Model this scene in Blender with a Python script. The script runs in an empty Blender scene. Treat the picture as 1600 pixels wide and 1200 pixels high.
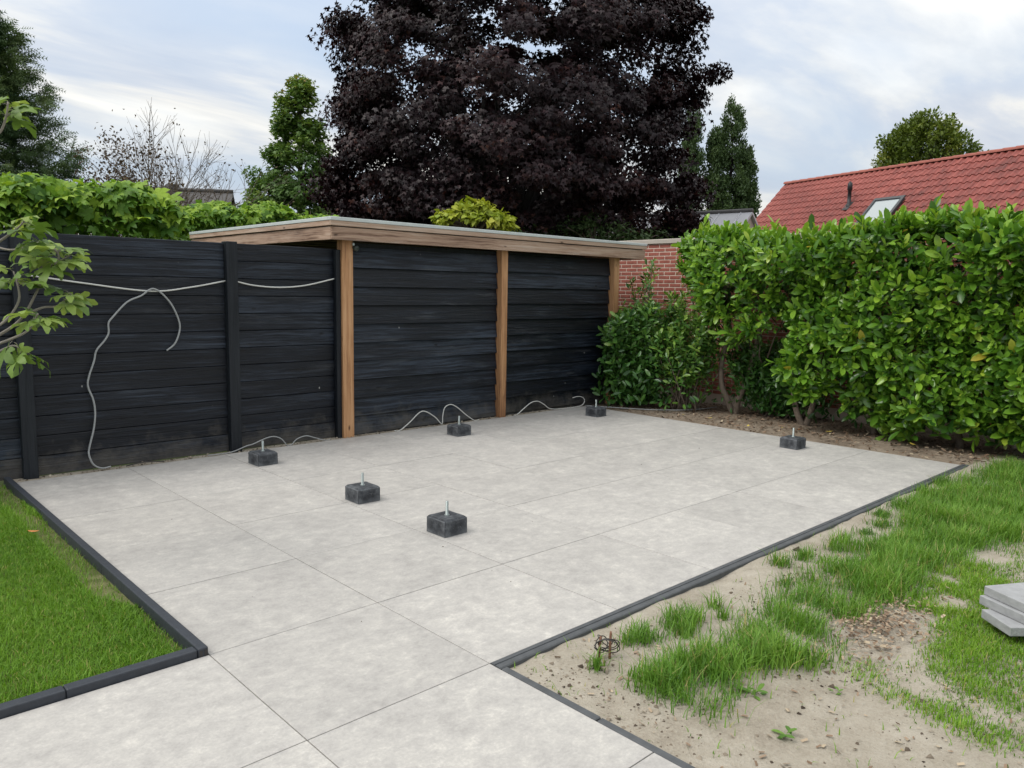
import bpy, bmesh, math, random
import numpy as np
from mathutils import Matrix, Vector

random.seed(7)
rng = np.random.default_rng(7)
scene = bpy.context.scene
COL = scene.collection

# ------------------------------------------------------------------ camera
CAM = np.array([-2.20226, -2.45320, 1.65733])
RIGHT = np.array([0.72917701, -0.68413259, 0.01623235])
UP = np.array([0.06988614, 0.09804187, 0.9927254])
FWD = np.array([0.68074725, 0.72273812, -0.11930126])
cd = bpy.data.cameras.new("camera")
cd.sensor_width = 36.0
cd.lens = 27.2276
cd.clip_start = 0.05
cd.clip_end = 2000.0
cam = bpy.data.objects.new("camera", cd)
COL.objects.link(cam)
cam.matrix_world = Matrix(((RIGHT[0], UP[0], -FWD[0], CAM[0]), (RIGHT[1], UP[1], -FWD[1], CAM[1]),
                           (RIGHT[2], UP[2], -FWD[2], CAM[2]), (0, 0, 0, 1)))
scene.camera = cam

# ------------------------------------------------------------------ view, sky, sun
scene.view_settings.view_transform = 'Standard'
scene.view_settings.look = 'None'
scene.view_settings.exposure = 0.40
scene.view_settings.gamma = 1.0
scene.view_settings.use_curve_mapping = False

SUN_AZ = math.radians(-70)      # from +Y towards +X
SUN_EL = math.radians(52)
world = bpy.data.worlds.new("World")
scene.world = world
world.use_nodes = True
wn = world.node_tree
wn.nodes.clear()


def nd(nt, kind, props=None, **ins):
    n = nt.nodes.new(kind)
    for k, v in (props or {}).items():
        setattr(n, k, v)
    for k, v in ins.items():
        key = int(k[1:]) if k[0] == 'i' and k[1:].isdigit() else k.replace('_', ' ')
        s = n.inputs[key]
        if isinstance(v, bpy.types.NodeSocket):
            nt.links.new(v, s)
        else:
            s.default_value = v
    return n


def mth(nt, op, a, b=None, c=None, clamp=False):
    n = nd(nt, 'ShaderNodeMath', {'operation': op, 'use_clamp': clamp}, i0=a)
    for i, v in ((1, b), (2, c)):
        if v is not None:
            if isinstance(v, bpy.types.NodeSocket):
                nt.links.new(v, n.inputs[i])
            else:
                n.inputs[i].default_value = v
    return n.outputs[0]


def mix(nt, fac, a, b, blend='MIX'):
    n = nt.nodes.new('ShaderNodeMix')
    n.data_type = 'RGBA'
    n.blend_type = blend
    for s, v in ((n.inputs[0], fac), (n.inputs[6], a), (n.inputs[7], b)):
        if isinstance(v, bpy.types.NodeSocket):
            nt.links.new(v, s)
        elif isinstance(v, (tuple, list)):
            s.default_value = (*v[:3], 1)
        else:
            s.default_value = v
    return n.outputs[2]


def ramp(nt, fac, stops, interp='LINEAR'):
    n = nt.nodes.new('ShaderNodeValToRGB')
    n.color_ramp.interpolation = interp
    el = n.color_ramp.elements
    while len(el) < len(stops):
        el.new(0.5)
    for e, (p, c) in zip(el, stops):
        e.position = p
        e.color = (*c[:3], 1) if isinstance(c, (tuple, list)) else (c, c, c, 1)
    nt.links.new(fac, n.inputs[0])
    return n.outputs[0]


def noise(nt, vec, scale, detail=4.0, rough=0.55, dist=0.0):
    n = nd(nt, 'ShaderNodeTexNoise', None, Scale=scale, Detail=detail, Roughness=rough, Distortion=dist)
    if vec is not None:
        nt.links.new(vec, n.inputs['Vector'])
    return n.outputs[0]


def mapping(nt, vec, scale=(1, 1, 1), loc=(0, 0, 0), rot=(0, 0, 0)):
    n = nd(nt, 'ShaderNodeMapping', None, Vector=vec, Scale=scale, Location=loc, Rotation=rot)
    return n.outputs[0]


def build_sky():
    nt = wn
    sky = nt.nodes.new('ShaderNodeTexSky')
    sky.sky_type = 'NISHITA'
    sky.sun_disc = False
    sky.sun_elevation = SUN_EL
    sky.sun_rotation = SUN_AZ
    sky.air_density = 1.3
    sky.dust_density = 2.0
    co = nt.nodes.new('ShaderNodeTexCoord').outputs['Generated']
    sp = nd(nt, 'ShaderNodeSeparateXYZ', None, Vector=co)
    zz = mth(nt, 'ADD', mth(nt, 'ABSOLUTE', sp.outputs[2]), 0.16)
    px = mth(nt, 'DIVIDE', sp.outputs[0], zz)
    py = mth(nt, 'DIVIDE', sp.outputs[1], zz)
    pv = nd(nt, 'ShaderNodeCombineXYZ', None, X=px, Y=py, Z=0.0).outputs[0]
    v1 = mapping(nt, pv, (0.55, 1.15, 1), (3.1, 1.7, 0), (0, 0, math.radians(38)))
    n1 = noise(nt, v1, 0.95, 5.0, 0.5, 0.25)
    n2 = noise(nt, mapping(nt, pv, (0.7, 1.3, 1), (7.3, 4.1, 2), (0, 0, math.radians(30))), 1.7, 7.0, 0.55, 0.45)
    n3 = noise(nt, mapping(nt, pv, (1, 1, 1), (1.3, 9.1, 5)), 0.45, 3.0, 0.5, 0.2)
    cover = ramp(nt, mth(nt, 'ADD', mth(nt, 'MULTIPLY', n1, 0.75), mth(nt, 'MULTIPLY', n3, 0.35)),
                 [(0.43, 0.0), (0.62, 1.0)])
    bright = ramp(nt, mth(nt, 'ADD', mth(nt, 'MULTIPLY', n2, 0.8), mth(nt, 'MULTIPLY', n3, 0.3)),
                  [(0.41, (4.3, 4.9, 6.0)), (0.51, (5.4, 5.8, 6.5)), (0.58, (7.1, 7.1, 7.0)), (0.66, (8.8, 8.6, 8.1))])
    # blue gaps: the Nishita blue seen through thin veil cloud
    gap = mix(nt, 0.72, sky.outputs[0], (4.9, 5.8, 7.3))
    col = mix(nt, cover, gap, bright)
    # an overcast sky grows brighter towards the zenith
    zen = mth(nt, 'ADD', 0.84, mth(nt, 'MULTIPLY', mth(nt, 'MAXIMUM', sp.outputs[2], 0.0), 0.85))
    col = mix(nt, 1.0, col, nd(nt, 'ShaderNodeCombineColor', None, Red=zen, Green=mth(nt, 'MULTIPLY', zen, 0.99), Blue=mth(nt, 'MULTIPLY', zen, 0.965)).outputs[0], 'MULTIPLY')
    bg = nd(nt, 'ShaderNodeBackground', None, Color=col, Strength=0.1)
    out = nt.nodes.new('ShaderNodeOutputWorld')
    nt.links.new(bg.outputs[0], out.inputs[0])


build_sky()

sl = bpy.data.lights.new("sun", 'SUN')
sl.energy = 1.5
sl.angle = math.radians(28)
sl.color = (1.0, 0.965, 0.91)
sun = bpy.data.objects.new("sun", sl)
COL.objects.link(sun)
sd = Vector((math.sin(SUN_AZ) * math.cos(SUN_EL), math.cos(SUN_AZ) * math.cos(SUN_EL), math.sin(SUN_EL)))
sun.rotation_euler = sd.to_track_quat('Z', 'Y').to_euler()
sun.location = sd * 30

# ------------------------------------------------------------------ helpers
ORG = {}


def thing(name, label, cat, loc=(0, 0, 0), group=None):
    o = bpy.data.objects.new(name, None)
    o.empty_display_size = 0.1
    COL.objects.link(o)
    o.location = loc
    o['label'] = label
    o['category'] = cat
    if group:
        o['group'] = group
    ORG[o.name] = np.array(loc, float)
    return o


def tag(o, label=None, cat=None, group=None, kind=None):
    for k, v in (('label', label), ('category', cat), ('group', group), ('kind', kind)):
        if v:
            o[k] = v
    return o


def link(name, me, parent=None, loc=(0, 0, 0)):
    """loc is a world position; children keep the origin of their root unless a loc is given"""
    o = bpy.data.objects.new(name, me)
    COL.objects.link(o)
    if parent is not None:
        o.parent = parent
        o.location = np.array(loc, float) - ORG[parent.name]
    else:
        o.location = loc
    ORG[o.name] = np.array(loc, float)
    return o


def mesh(name, verts, faces, mat, smooth=False):
    me = bpy.data.meshes.new(name)
    me.from_pydata([tuple(v) for v in verts], [], faces)
    me.materials.append(mat)
    if smooth:
        me.polygons.foreach_set('use_smooth', [True] * len(me.polygons))
    me.update()
    return me


def obj(name, verts, faces, mat, parent=None, smooth=False):
    """verts in world coordinates"""
    v = np.asarray(verts, float)
    loc = ORG[parent.name] if parent is not None else np.zeros(3)
    return link(name, mesh(name, v - loc, faces, mat, smooth), parent, loc)


def boxmesh(name, dx, dy, dz, mat, bevel=0.0, seg=1, center=True):
    bm = bmesh.new()
    bmesh.ops.create_cube(bm, size=1.0)
    bmesh.ops.scale(bm, vec=(dx, dy, dz), verts=bm.verts)
    if not center:
        bmesh.ops.translate(bm, vec=(0, 0, dz / 2), verts=bm.verts)
    if bevel > 0:
        bmesh.ops.bevel(bm, geom=bm.edges[:], offset=bevel, segments=seg, profile=0.5, affect='EDGES')
    me = bpy.data.meshes.new(name)
    bm.to_mesh(me)
    bm.free()
    me.materials.append(mat)
    return me


def box(name, lo, hi, mat, parent=None, bevel=0.0, seg=1):
    lo = np.array(lo, float)
    hi = np.array(hi, float)
    d = hi - lo
    return link(name, boxmesh(name, d[0], d[1], d[2], mat, bevel, seg), parent, (lo + hi) / 2)


def catmull(pts, n=8):
    p = np.array(pts, float)
    p = np.vstack([2 * p[0] - p[1], p, 2 * p[-1] - p[-2]])
    out = []
    for i in range(1, len(p) - 2):
        for t in np.linspace(0, 1, n, endpoint=False):
            a, b, c, d = p[i - 1], p[i], p[i + 1], p[i + 2]
            out.append(0.5 * ((2 * b) + (-a + c) * t + (2 * a - 5 * b + 4 * c - d) * t * t + (-a + 3 * b - 3 * c + d) * t ** 3))
    out.append(p[-2])
    return np.array(out)


class MB:
    def __init__(self):
        self.v = []
        self.f = []
        self.n = 0

    def add(self, v, f):
        self.v.append(np.asarray(v, float))
        self.f += [tuple(i + self.n for i in q) for q in f]
        self.n += len(v)

    def tube(self, pts, radii, seg=6):
        p = np.asarray(pts, float)
        r = np.broadcast_to(np.asarray(radii, float), (len(p),))
        t = np.gradient(p, axis=0)
        t /= np.linalg.norm(t, axis=1)[:, None] + 1e-9
        ref = np.array([0.31, 0.17, 0.93]) if abs(t[0, 2]) < 0.9 else np.array([1.0, 0.1, 0])
        v = []
        for i in range(len(p)):
            a = np.cross(t[i], ref)
            a /= np.linalg.norm(a) + 1e-9
            b = np.cross(t[i], a)
            for k in range(seg):
                th = 2 * math.pi * k / seg
                v.append(p[i] + r[i] * (math.cos(th) * a + math.sin(th) * b))
        f = []
        for i in range(len(p) - 1):
            for k in range(seg):
                k2 = (k + 1) % seg
                f.append((i * seg + k, i * seg + k2, (i + 1) * seg + k2, (i + 1) * seg + k))
        f.append(tuple(range(seg - 1, -1, -1)))
        f.append(tuple((len(p) - 1) * seg + k for k in range(seg)))
        self.add(v, f)

    def build(self, name, mat, parent=None, smooth=True):
        return obj(name, np.vstack(self.v), self.f, mat, parent, smooth)


# ------------------------------------------------------------------ materials
def newmat(name):
    m = bpy.data.materials.new(name)
    m.use_nodes = True
    nt = m.node_tree
    nt.nodes.clear()
    out = nt.nodes.new('ShaderNodeOutputMaterial')
    b = nt.nodes.new('ShaderNodeBsdfPrincipled')
    nt.links.new(b.outputs[0], out.inputs[0])
    return m, nt, b, out


def setin(nt, b, **kw):
    for k, v in kw.items():
        s = b.inputs[k.replace('_', ' ')]
        if isinstance(v, bpy.types.NodeSocket):
            nt.links.new(v, s)
        elif isinstance(v, (tuple, list)):
            s.default_value = (*v[:3], 1)
        else:
            s.default_value = v


def bump(nt, b, h, strength=0.3, dist=0.01):
    n = nd(nt, 'ShaderNodeBump', None, Strength=strength, Distance=dist, Height=h)
    nt.links.new(n.outputs[0], b.inputs['Normal'])


def objvec(nt, spread=37.0):
    """object coordinates, shifted per object so that alike pieces differ"""
    co = nt.nodes.new('ShaderNodeTexCoord').outputs['Object']
    rnd = nt.nodes.new('ShaderNodeObjectInfo').outputs['Random']
    sh = nd(nt, 'ShaderNodeCombineXYZ', None, X=mth(nt, 'MULTIPLY', rnd, spread),
            Y=mth(nt, 'MULTIPLY', rnd, spread * 1.7), Z=mth(nt, 'MULTIPLY', rnd, spread * 0.6)).outputs[0]
    va = nd(nt, 'ShaderNodeVectorMath', {'operation': 'ADD'}, i0=co, i1=sh)
    return va.outputs[0], rnd


def mat_plain(name, col, rough=0.6, var=0.25, scale=20.0, bumpk=0.2, metallic=0.0, spec=0.5):
    m, nt, b, _ = newmat(name)
    v, rnd = objvec(nt)
    n = noise(nt, v, scale, 5, 0.6)
    lo = [c * (1 - var) for c in col]
    hi = [min(1, c * (1 + var)) for c in col]
    setin(nt, b, Base_Color=mix(nt, n, lo, hi), Roughness=rough, Metallic=metallic)
    b.inputs['Specular IOR Level'].default_value = spec
    if bumpk:
        bump(nt, b, n, bumpk, 0.01)
    return m


def mat_wood(name, axis, dark, mid, light, rough=0.6, grain=18.0, spec=0.35, knots=True, bk=0.35, grey=None, specks=False):
    """grain runs along the given object axis"""
    m, nt, b, _ = newmat(name)
    v, rnd = objvec(nt)
    st = [1.0, 1.0, 1.0]
    st[axis] = 0.028
    warp = noise(nt, mapping(nt, v, tuple(1.4 if i != axis else 0.5 for i in range(3))), 3.0, 2, 0.5)
    vv = nd(nt, 'ShaderNodeVectorMath', {'operation': 'MULTIPLY_ADD'}, i0=nd(nt, 'ShaderNodeCombineXYZ', None, X=warp, Y=warp, Z=warp).outputs[0],
            i1=tuple(0.05 if i != axis else 0.0 for i in range(3)), i2=v).outputs[0]
    g1 = noise(nt, mapping(nt, vv, tuple(st)), grain * 2.6, 6, 0.68, 0.1)
    g2 = noise(nt, mapping(nt, vv, tuple(s * 1.0 for s in st)), grain * 9, 3, 0.6)
    blot = noise(nt, mapping(nt, v, tuple(1.0 if i != axis else 0.35 for i in range(3))), 2.6, 4, 0.55)
    f = mth(nt, 'ADD', mth(nt, 'MULTIPLY', g1, 0.55), mth(nt, 'ADD', mth(nt, 'MULTIPLY', g2, 0.2), mth(nt, 'MULTIPLY', blot, 0.32)))
    f = mth(nt, 'ADD', f, mth(nt, 'MULTIPLY', mth(nt, 'SUBTRACT', rnd, 0.5), 0.12))
    col = ramp(nt, f, [(0.42, dark), (0.54, mid), (0.68, light)])
    h = g1
    if knots:
        ks = [3.4, 3.4, 3.4]
        ks[axis] = 1.5
        vo = nd(nt, 'ShaderNodeTexVoronoi', None, Vector=mapping(nt, vv, tuple(ks)), Scale=1.9, Randomness=1.0)
        kn = ramp(nt, vo.outputs['Distance'], [(0.035, 1.0), (0.11, 0.0)])
        col = mix(nt, kn, col, [c * 0.5 for c in dark])
        h = mth(nt, 'SUBTRACT', g1, mth(nt, 'MULTIPLY', kn, 0.3))
    if grey:
        wv = ramp(nt, noise(nt, mapping(nt, v, tuple(1.0 if i != axis else 0.10 for i in range(3)), (3, 5, 9)), 11.0, 8, 0.75, 0.2),
                  [(0.53, 0.0), (0.70, 1.0)])
        pat = ramp(nt, noise(nt, mapping(nt, v, tuple(1.0 if i != axis else 0.4 for i in range(3)), (7, 1, 4)), 2.2, 3, 0.6), [(0.42, 0.1), (0.66, 1.0)])
        wv = mth(nt, 'MULTIPLY', wv, pat)
        col = mix(nt, mth(nt, 'MULTIPLY', wv, grey[1]), col, grey[0])
    if specks:
        vs = nd(nt, 'ShaderNodeTexVoronoi', None, Vector=mapping(nt, v, (1, 1, 0.6)), Scale=7.0, Randomness=1.0)
        sk = ramp(nt, vs.outputs['Distance'], [(0.035, 1.0), (0.06, 0.0)])
        gate = mth(nt, 'GREATER_THAN', nd(nt, 'ShaderNodeSeparateColor', None, Color=vs.outputs['Color']).outputs[0], 0.8)
        col = mix(nt, mth(nt, 'MULTIPLY', mth(nt, 'MULTIPLY', sk, gate), 0.8), col, (0.34, 0.34, 0.33))
    if specks:
        gz = nd(nt, 'ShaderNodeSeparateXYZ', None, Vector=nt.nodes.new('ShaderNodeNewGeometry').outputs['Position']).outputs[2]
        dirt = mth(nt, 'SUBTRACT', noise(nt, mapping(nt, v, (1, 1, 1), (2, 8, 3)), 5.5, 7, 0.7), mth(nt, 'MULTIPLY', gz, 1.15))
        dirt = ramp(nt, dirt, [(0.22, 0.0), (0.52, 1.0)])
        col = mix(nt, mth(nt, 'MULTIPLY', dirt, 0.55), col, (0.11, 0.10, 0.085))
    setin(nt, b, Base_Color=col, Roughness=rough)
    b.inputs['Specular IOR Level'].default_value = spec
    bump(nt, b, h, bk, 0.012)
    return m


def mat_leaf(name, stops, rough=0.45, transl=0.3, spec=0.4, tcol=None, tscale=1.0):
    m, nt, b, out = newmat(name)
    at = nd(nt, 'ShaderNodeAttribute', {'attribute_name': 'tint'})
    rnd = nt.nodes.new('ShaderNodeObjectInfo').outputs['Random']
    isleaf = mth(nt, 'FRACT', mth(nt, 'ADD', at.outputs['Fac'], mth(nt, 'MULTIPLY', rnd, 0.999)))
    has = mth(nt, 'GREATER_THAN', at.outputs['Fac'], 0.0)
    f = nd(nt, 'ShaderNodeMix', None, i0=has, i2=rnd, i3=at.outputs['Fac']).outputs[0]
    col = ramp(nt, f, stops)
    co = nt.nodes.new('ShaderNodeTexCoord').outputs['Object']
    n = noise(nt, co, 9.0, 2, 0.5)
    col = mix(nt, mth(nt, 'MULTIPLY', n, 0.5), col, (0.35, 0.35, 0.35), 'MULTIPLY')
    setin(nt, b, Base_Color=col, Roughness=rough)
    b.inputs['Specular IOR Level'].default_value = spec
    tr = nd(nt, 'ShaderNodeBsdfTranslucent', None, Color=mix(nt, 1.0, col, tcol or (1.0, 1.0, 0.55), 'MULTIPLY'))
    ms = nd(nt, 'ShaderNodeMixShader', None, i0=transl, i1=b.outputs[0], i2=tr.outputs[0])
    nt.links.new(ms.outputs[0], out.inputs[0])
    return m


def mat_tile():
    m, nt, b, _ = newmat("ceramic_tile")
    v, rnd = objvec(nt, 91.0)
    big = noise(nt, mapping(nt, v, (1, 1.1, 1)), 3.0, 5, 0.6, 0.3)
    med = noise(nt, mapping(nt, v, (1.0, 1.2, 1)), 12.0, 10, 0.74, 0.25)
    fine = noise(nt, v, 75.0, 4, 0.75)
    f = mth(nt, 'ADD', mth(nt, 'MULTIPLY', big, 0.26), mth(nt, 'ADD', mth(nt, 'MULTIPLY', med, 0.54), mth(nt, 'MULTIPLY', fine, 0.28)))
    col = ramp(nt, f, [(0.42, (0.322, 0.308, 0.290)), (0.525, (0.388, 0.372, 0.35)), (0.60, (0.44, 0.422, 0.392)), (0.69, (0.555, 0.53, 0.485))])
    fl = ramp(nt, noise(nt, mapping(nt, v, (1, 1.4, 1)), 26.0, 8, 0.8, 0.4), [(0.56, 0.0), (0.66, 1.0)])
    col = mix(nt, mth(nt, 'MULTIPLY', mth(nt, 'MULTIPLY', fl, big), 0.6), col, (0.63, 0.61, 0.565))
    tone = mth(nt, 'ADD', 0.95, mth(nt, 'MULTIPLY', rnd, 0.10))
    tc = nd(nt, 'ShaderNodeCombineColor', None, Red=tone, Green=tone, Blue=tone).outputs[0]
    col = mix(nt, 1.0, col, tc, 'MULTIPLY')
    setin(nt, b, Base_Color=col, Roughness=mth(nt, 'ADD', 0.52, mth(nt, 'MULTIPLY', big, 0.2)))
    b.inputs['Specular IOR Level'].default_value = 0.4
    bump(nt, b, med, 0.05, 0.004)
    return m


def mat_sand(name, base, dark, lightc, fleck, litter=0.0):
    m, nt, b, _ = newmat(name)
    co = nt.nodes.new('ShaderNodeTexCoord').outputs['Object']
    big = noise(nt, co, 1.7, 5, 0.6, 0.3)
    med = noise(nt, co, 11.0, 6, 0.65)
    fin = noise(nt, co, 90.0, 4, 0.7)
    f = mth(nt, 'ADD', mth(nt, 'MULTIPLY', big, 0.4), mth(nt, 'ADD', mth(nt, 'MULTIPLY', med, 0.35), mth(nt, 'MULTIPLY', fin, 0.3)))
    col = ramp(nt, f, [(0.36, dark), (0.52, base), (0.68, lightc)])
    sp = ramp(nt, noise(nt, co, 46.0, 5, 0.8), [(0.63, 0.0), (0.70, 1.0)])
    col = mix(nt, mth(nt, 'MULTIPLY', sp, 0.75), col, fleck)
    setin(nt, b, Base_Color=col, Roughness=0.95)
    b.inputs['Specular IOR Level'].default_value = 0.1
    bump(nt, b, mth(nt, 'ADD', mth(nt, 'MULTIPLY', med, 0.7), mth(nt, 'MULTIPLY', fin, 0.3)), 1.0, 0.03)
    return m


M = {}
M['tile'] = mat_tile()
M['grout'] = mat_plain("grout", (0.20, 0.195, 0.18), 0.9)
M['black_board'] = mat_wood("black_stained_wood", 0, (0.0012, 0.0022, 0.0048), (0.0046, 0.0072, 0.0132), (0.034, 0.046, 0.067), 0.45, 15, 0.35, bk=0.7,
                            grey=((0.075, 0.08, 0.088), 0.5), specks=True)
M['black_shed'] = mat_wood("black_weatherboard", 0, (0.0012, 0.0022, 0.0048), (0.0046, 0.0072, 0.0132), (0.034, 0.046, 0.067), 0.45, 15, 0.35, bk=0.7,
                           grey=((0.10, 0.105, 0.112), 0.65), specks=True)
M['black_post'] = mat_wood("black_stained_post", 2, (0.004, 0.0055, 0.008), (0.0085, 0.011, 0.015), (0.018, 0.0215, 0.027), 0.5, 20, 0.3, knots=False)
M['douglas_z'] = mat_wood("douglas_post", 2, (0.22, 0.105, 0.05), (0.43, 0.225, 0.105), (0.56, 0.33, 0.175), 0.65, 16, grey=((0.30, 0.21, 0.14), 0.4))
M['douglas_x'] = mat_wood("douglas_fascia_long", 0, (0.12, 0.065, 0.042), (0.36, 0.24, 0.17), (0.50, 0.385, 0.30), 0.7, 13, grey=((0.43, 0.37, 0.32), 0.9))
M['douglas_y'] = mat_wood("douglas_fascia_side", 1, (0.12, 0.065, 0.042), (0.38, 0.255, 0.185), (0.52, 0.40, 0.315), 0.7, 13, grey=((0.45, 0.38, 0.33), 0.9))
M['alu'] = mat_plain("aluminium_trim", (0.50, 0.54, 0.53), 0.45, 0.15, 8, 0.1)
M['bitumen'] = mat_plain("roof_membrane", (0.08, 0.08, 0.08), 0.9)
M['edging'] = mat_plain("recycled_plastic", (0.028, 0.033, 0.042), 0.55, 0.45, 30, 0.3)
M['edging_dusty'] = mat_plain("dusty_recycled_plastic", (0.07, 0.075, 0.08), 0.7, 0.5, 14, 0.4)


def mat_block():
    m, nt, b, _ = newmat("anthracite_concrete")
    v, rnd = objvec(nt)
    n = noise(nt, v, 16, 6, 0.65)
    sp = ramp(nt, noise(nt, v, 45, 5, 0.75), [(0.56, 0.0), (0.68, 1.0)])
    col = ramp(nt, n, [(0.35, (0.014, 0.016, 0.020)), (0.5, (0.032, 0.036, 0.043)), (0.68, (0.085, 0.092, 0.10))])
    col = mix(nt, mth(nt, 'MULTIPLY', sp, 0.5), col, (0.17, 0.18, 0.185))
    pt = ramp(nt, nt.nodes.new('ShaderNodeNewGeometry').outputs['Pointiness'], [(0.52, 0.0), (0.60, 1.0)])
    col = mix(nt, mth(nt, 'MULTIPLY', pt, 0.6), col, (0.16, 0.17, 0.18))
    setin(nt, b, Base_Color=col, Roughness=0.75)
    bump(nt, b, n, 0.6, 0.01)
    return m


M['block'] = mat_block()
M['zinc'] = mat_plain("galvanised_steel", (0.42, 0.47, 0.46), 0.4, 0.12, 60, 0.1, metallic=0.6)
M['cable_white'] = mat_plain("white_cable", (0.58, 0.58, 0.55), 0.5, 0.1, 30, 0)
M['cable_grey'] = mat_plain("grey_cable", (0.30, 0.31, 0.31), 0.5, 0.12, 30, 0)
M['wire'] = mat_plain("black_wire", (0.03, 0.027, 0.025), 0.5, 0.3, 40, 0)
M['rust'] = mat_plain("rusty_iron", (0.20, 0.10, 0.06), 0.85, 0.4, 60, 0.4)
M['sand'] = mat_sand("sand", (0.365, 0.325, 0.262), (0.235, 0.20, 0.155), (0.46, 0.42, 0.35), (0.14, 0.115, 0.09))
M['soil'] = mat_sand("soil", (0.25, 0.20, 0.15), (0.13, 0.10, 0.075), (0.37, 0.31, 0.245), (0.06, 0.045, 0.033))
M['lawn_soil'] = mat_sand("lawn_soil", (0.12, 0.14, 0.05), (0.06, 0.08, 0.022), (0.26, 0.24, 0.13), (0.05, 0.09, 0.02))
M['turf'] = mat_sand("far_ground", (0.06, 0.085, 0.03), (0.035, 0.05, 0.02), (0.10, 0.11, 0.05), (0.04, 0.05, 0.02))
M['brick'] = mat_plain("red_brick", (0.30, 0.092, 0.066), 0.85, 0.45, 9, 0.3)
M['mortar'] = mat_plain("pale_mortar", (0.60, 0.49, 0.41), 0.95, 0.15, 20, 0.3)
M['coping'] = mat_plain("concrete_coping", (0.42, 0.38, 0.33), 0.85, 0.2, 8, 0.3)


def mat_rooftile():
    m, nt, b, _ = newmat("red_roof_tile")
    gp = nt.nodes.new('ShaderNodeNewGeometry').outputs['Position']
    n1 = noise(nt, gp, 0.55, 4, 0.6)
    n2 = noise(nt, gp, 4.5, 5, 0.65)
    rnd = nt.nodes.new('ShaderNodeObjectInfo').outputs['Random']
    f = mth(nt, 'ADD', mth(nt, 'MULTIPLY', n1, 0.4), mth(nt, 'ADD', mth(nt, 'MULTIPLY', n2, 0.45), mth(nt, 'MULTIPLY', rnd, 0.14)))
    col = ramp(nt, f, [(0.34, (0.14, 0.045, 0.038)), (0.48, (0.235, 0.062, 0.05)), (0.62, (0.32, 0.088, 0.07))])
    setin(nt, b, Base_Color=col, Roughness=0.6)
    b.inputs['Specular IOR Level'].default_value = 0.35
    bump(nt, b, n2, 0.2, 0.01)
    return m


M['roof_tile'] = mat_rooftile()
M['ridge_tile'] = mat_plain("ridge_tile", (0.30, 0.085, 0.06), 0.7, 0.3, 6, 0.2)
M['grey_roof'] = mat_plain("grey_roofing", (0.46, 0.46, 0.48), 0.7, 0.12, 2, 0.1)
M['dark_roof'] = mat_plain("dark_slate_roof", (0.09, 0.085, 0.085), 0.7, 0.3, 4, 0.2)
M['black_plastic'] = mat_plain("black_pipe", (0.018, 0.018, 0.02), 0.5, 0.3, 10, 0)
M['frame_dark'] = mat_plain("dark_grey_frame", (0.05, 0.055, 0.06), 0.5, 0.2, 10, 0)
M['lampgreen'] = mat_plain("dark_green_plastic", (0.02, 0.03, 0.025), 0.4, 0.2, 10, 0)
M['bark'] = mat_plain("bark", (0.14, 0.11, 0.085), 0.9, 0.4, 18, 0.6)
M['bark_dark'] = mat_plain("dark_bark", (0.016, 0.013, 0.012), 0.9, 0.4, 12, 0.5)
M['bark_pale'] = mat_plain("pale_grey_bark", (0.24, 0.215, 0.18), 0.85, 0.3, 25, 0.4)
M['slab'] = mat_plain("pale_grey_stone", (0.31, 0.315, 0.32), 0.8, 0.3, 18, 0.8)
M['chip'] = mat_plain("wood_chip", (0.36, 0.27, 0.18), 0.95, 0.4, 30, 0)
M['litter'] = mat_leaf("leaf_litter", [(0.0, (0.07, 0.045, 0.032)), (0.45, (0.19, 0.125, 0.08)), (0.8, (0.36, 0.26, 0.18)), (1.0, (0.50, 0.41, 0.29))], 0.85, 0.0, 0.2)
M['clod'] = mat_leaf("earth_crumbs", [(0.0, (0.05, 0.038, 0.03)), (0.4, (0.17, 0.135, 0.10)), (0.7, (0.34, 0.29, 0.225)), (1.0, (0.46, 0.41, 0.33))], 0.95, 0.0, 0.1)
M['yellow_leaf'] = mat_plain("yellow_leaf", (0.62, 0.47, 0.08), 0.6, 0.2, 20, 0)
M['orange_leaf'] = mat_plain("orange_leaf", (0.52, 0.19, 0.06), 0.6, 0.3, 20, 0)
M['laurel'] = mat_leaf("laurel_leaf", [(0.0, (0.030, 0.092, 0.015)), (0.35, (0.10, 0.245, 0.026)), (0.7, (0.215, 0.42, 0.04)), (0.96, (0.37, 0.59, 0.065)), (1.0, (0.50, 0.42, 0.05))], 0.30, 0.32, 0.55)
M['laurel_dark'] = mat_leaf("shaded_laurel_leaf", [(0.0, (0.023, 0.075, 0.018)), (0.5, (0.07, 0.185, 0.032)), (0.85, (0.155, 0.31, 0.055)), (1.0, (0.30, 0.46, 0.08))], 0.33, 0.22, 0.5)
M['fig'] = mat_leaf("fig_leaf", [(0.0, (0.13, 0.23, 0.05)), (0.5, (0.23, 0.36, 0.075)), (1.0, (0.37, 0.48, 0.12))], 0.5, 0.35, 0.35)
M['plane'] = mat_leaf("plane_leaf", [(0.0, (0.07, 0.17, 0.03)), (0.5, (0.18, 0.35, 0.04)), (1.0, (0.40, 0.58, 0.06))], 0.5, 0.38, 0.3)
M['maple'] = mat_leaf("purple_maple_leaf", [(0.0, (0.010, 0.0045, 0.007)), (0.5, (0.022, 0.0095, 0.0125)), (0.85, (0.046, 0.0195, 0.022)), (1.0, (0.10, 0.038, 0.028))], 0.5, 0.12, 0.3, tcol=(1, 0.5, 0.5))
M['gum'] = mat_leaf("sweetgum_leaf", [(0.0, (0.08, 0.17, 0.045)), (0.6, (0.17, 0.29, 0.065)), (0.9, (0.27, 0.34, 0.07)), (1.0, (0.42, 0.30, 0.09))], 0.5, 0.3, 0.3)
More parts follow.
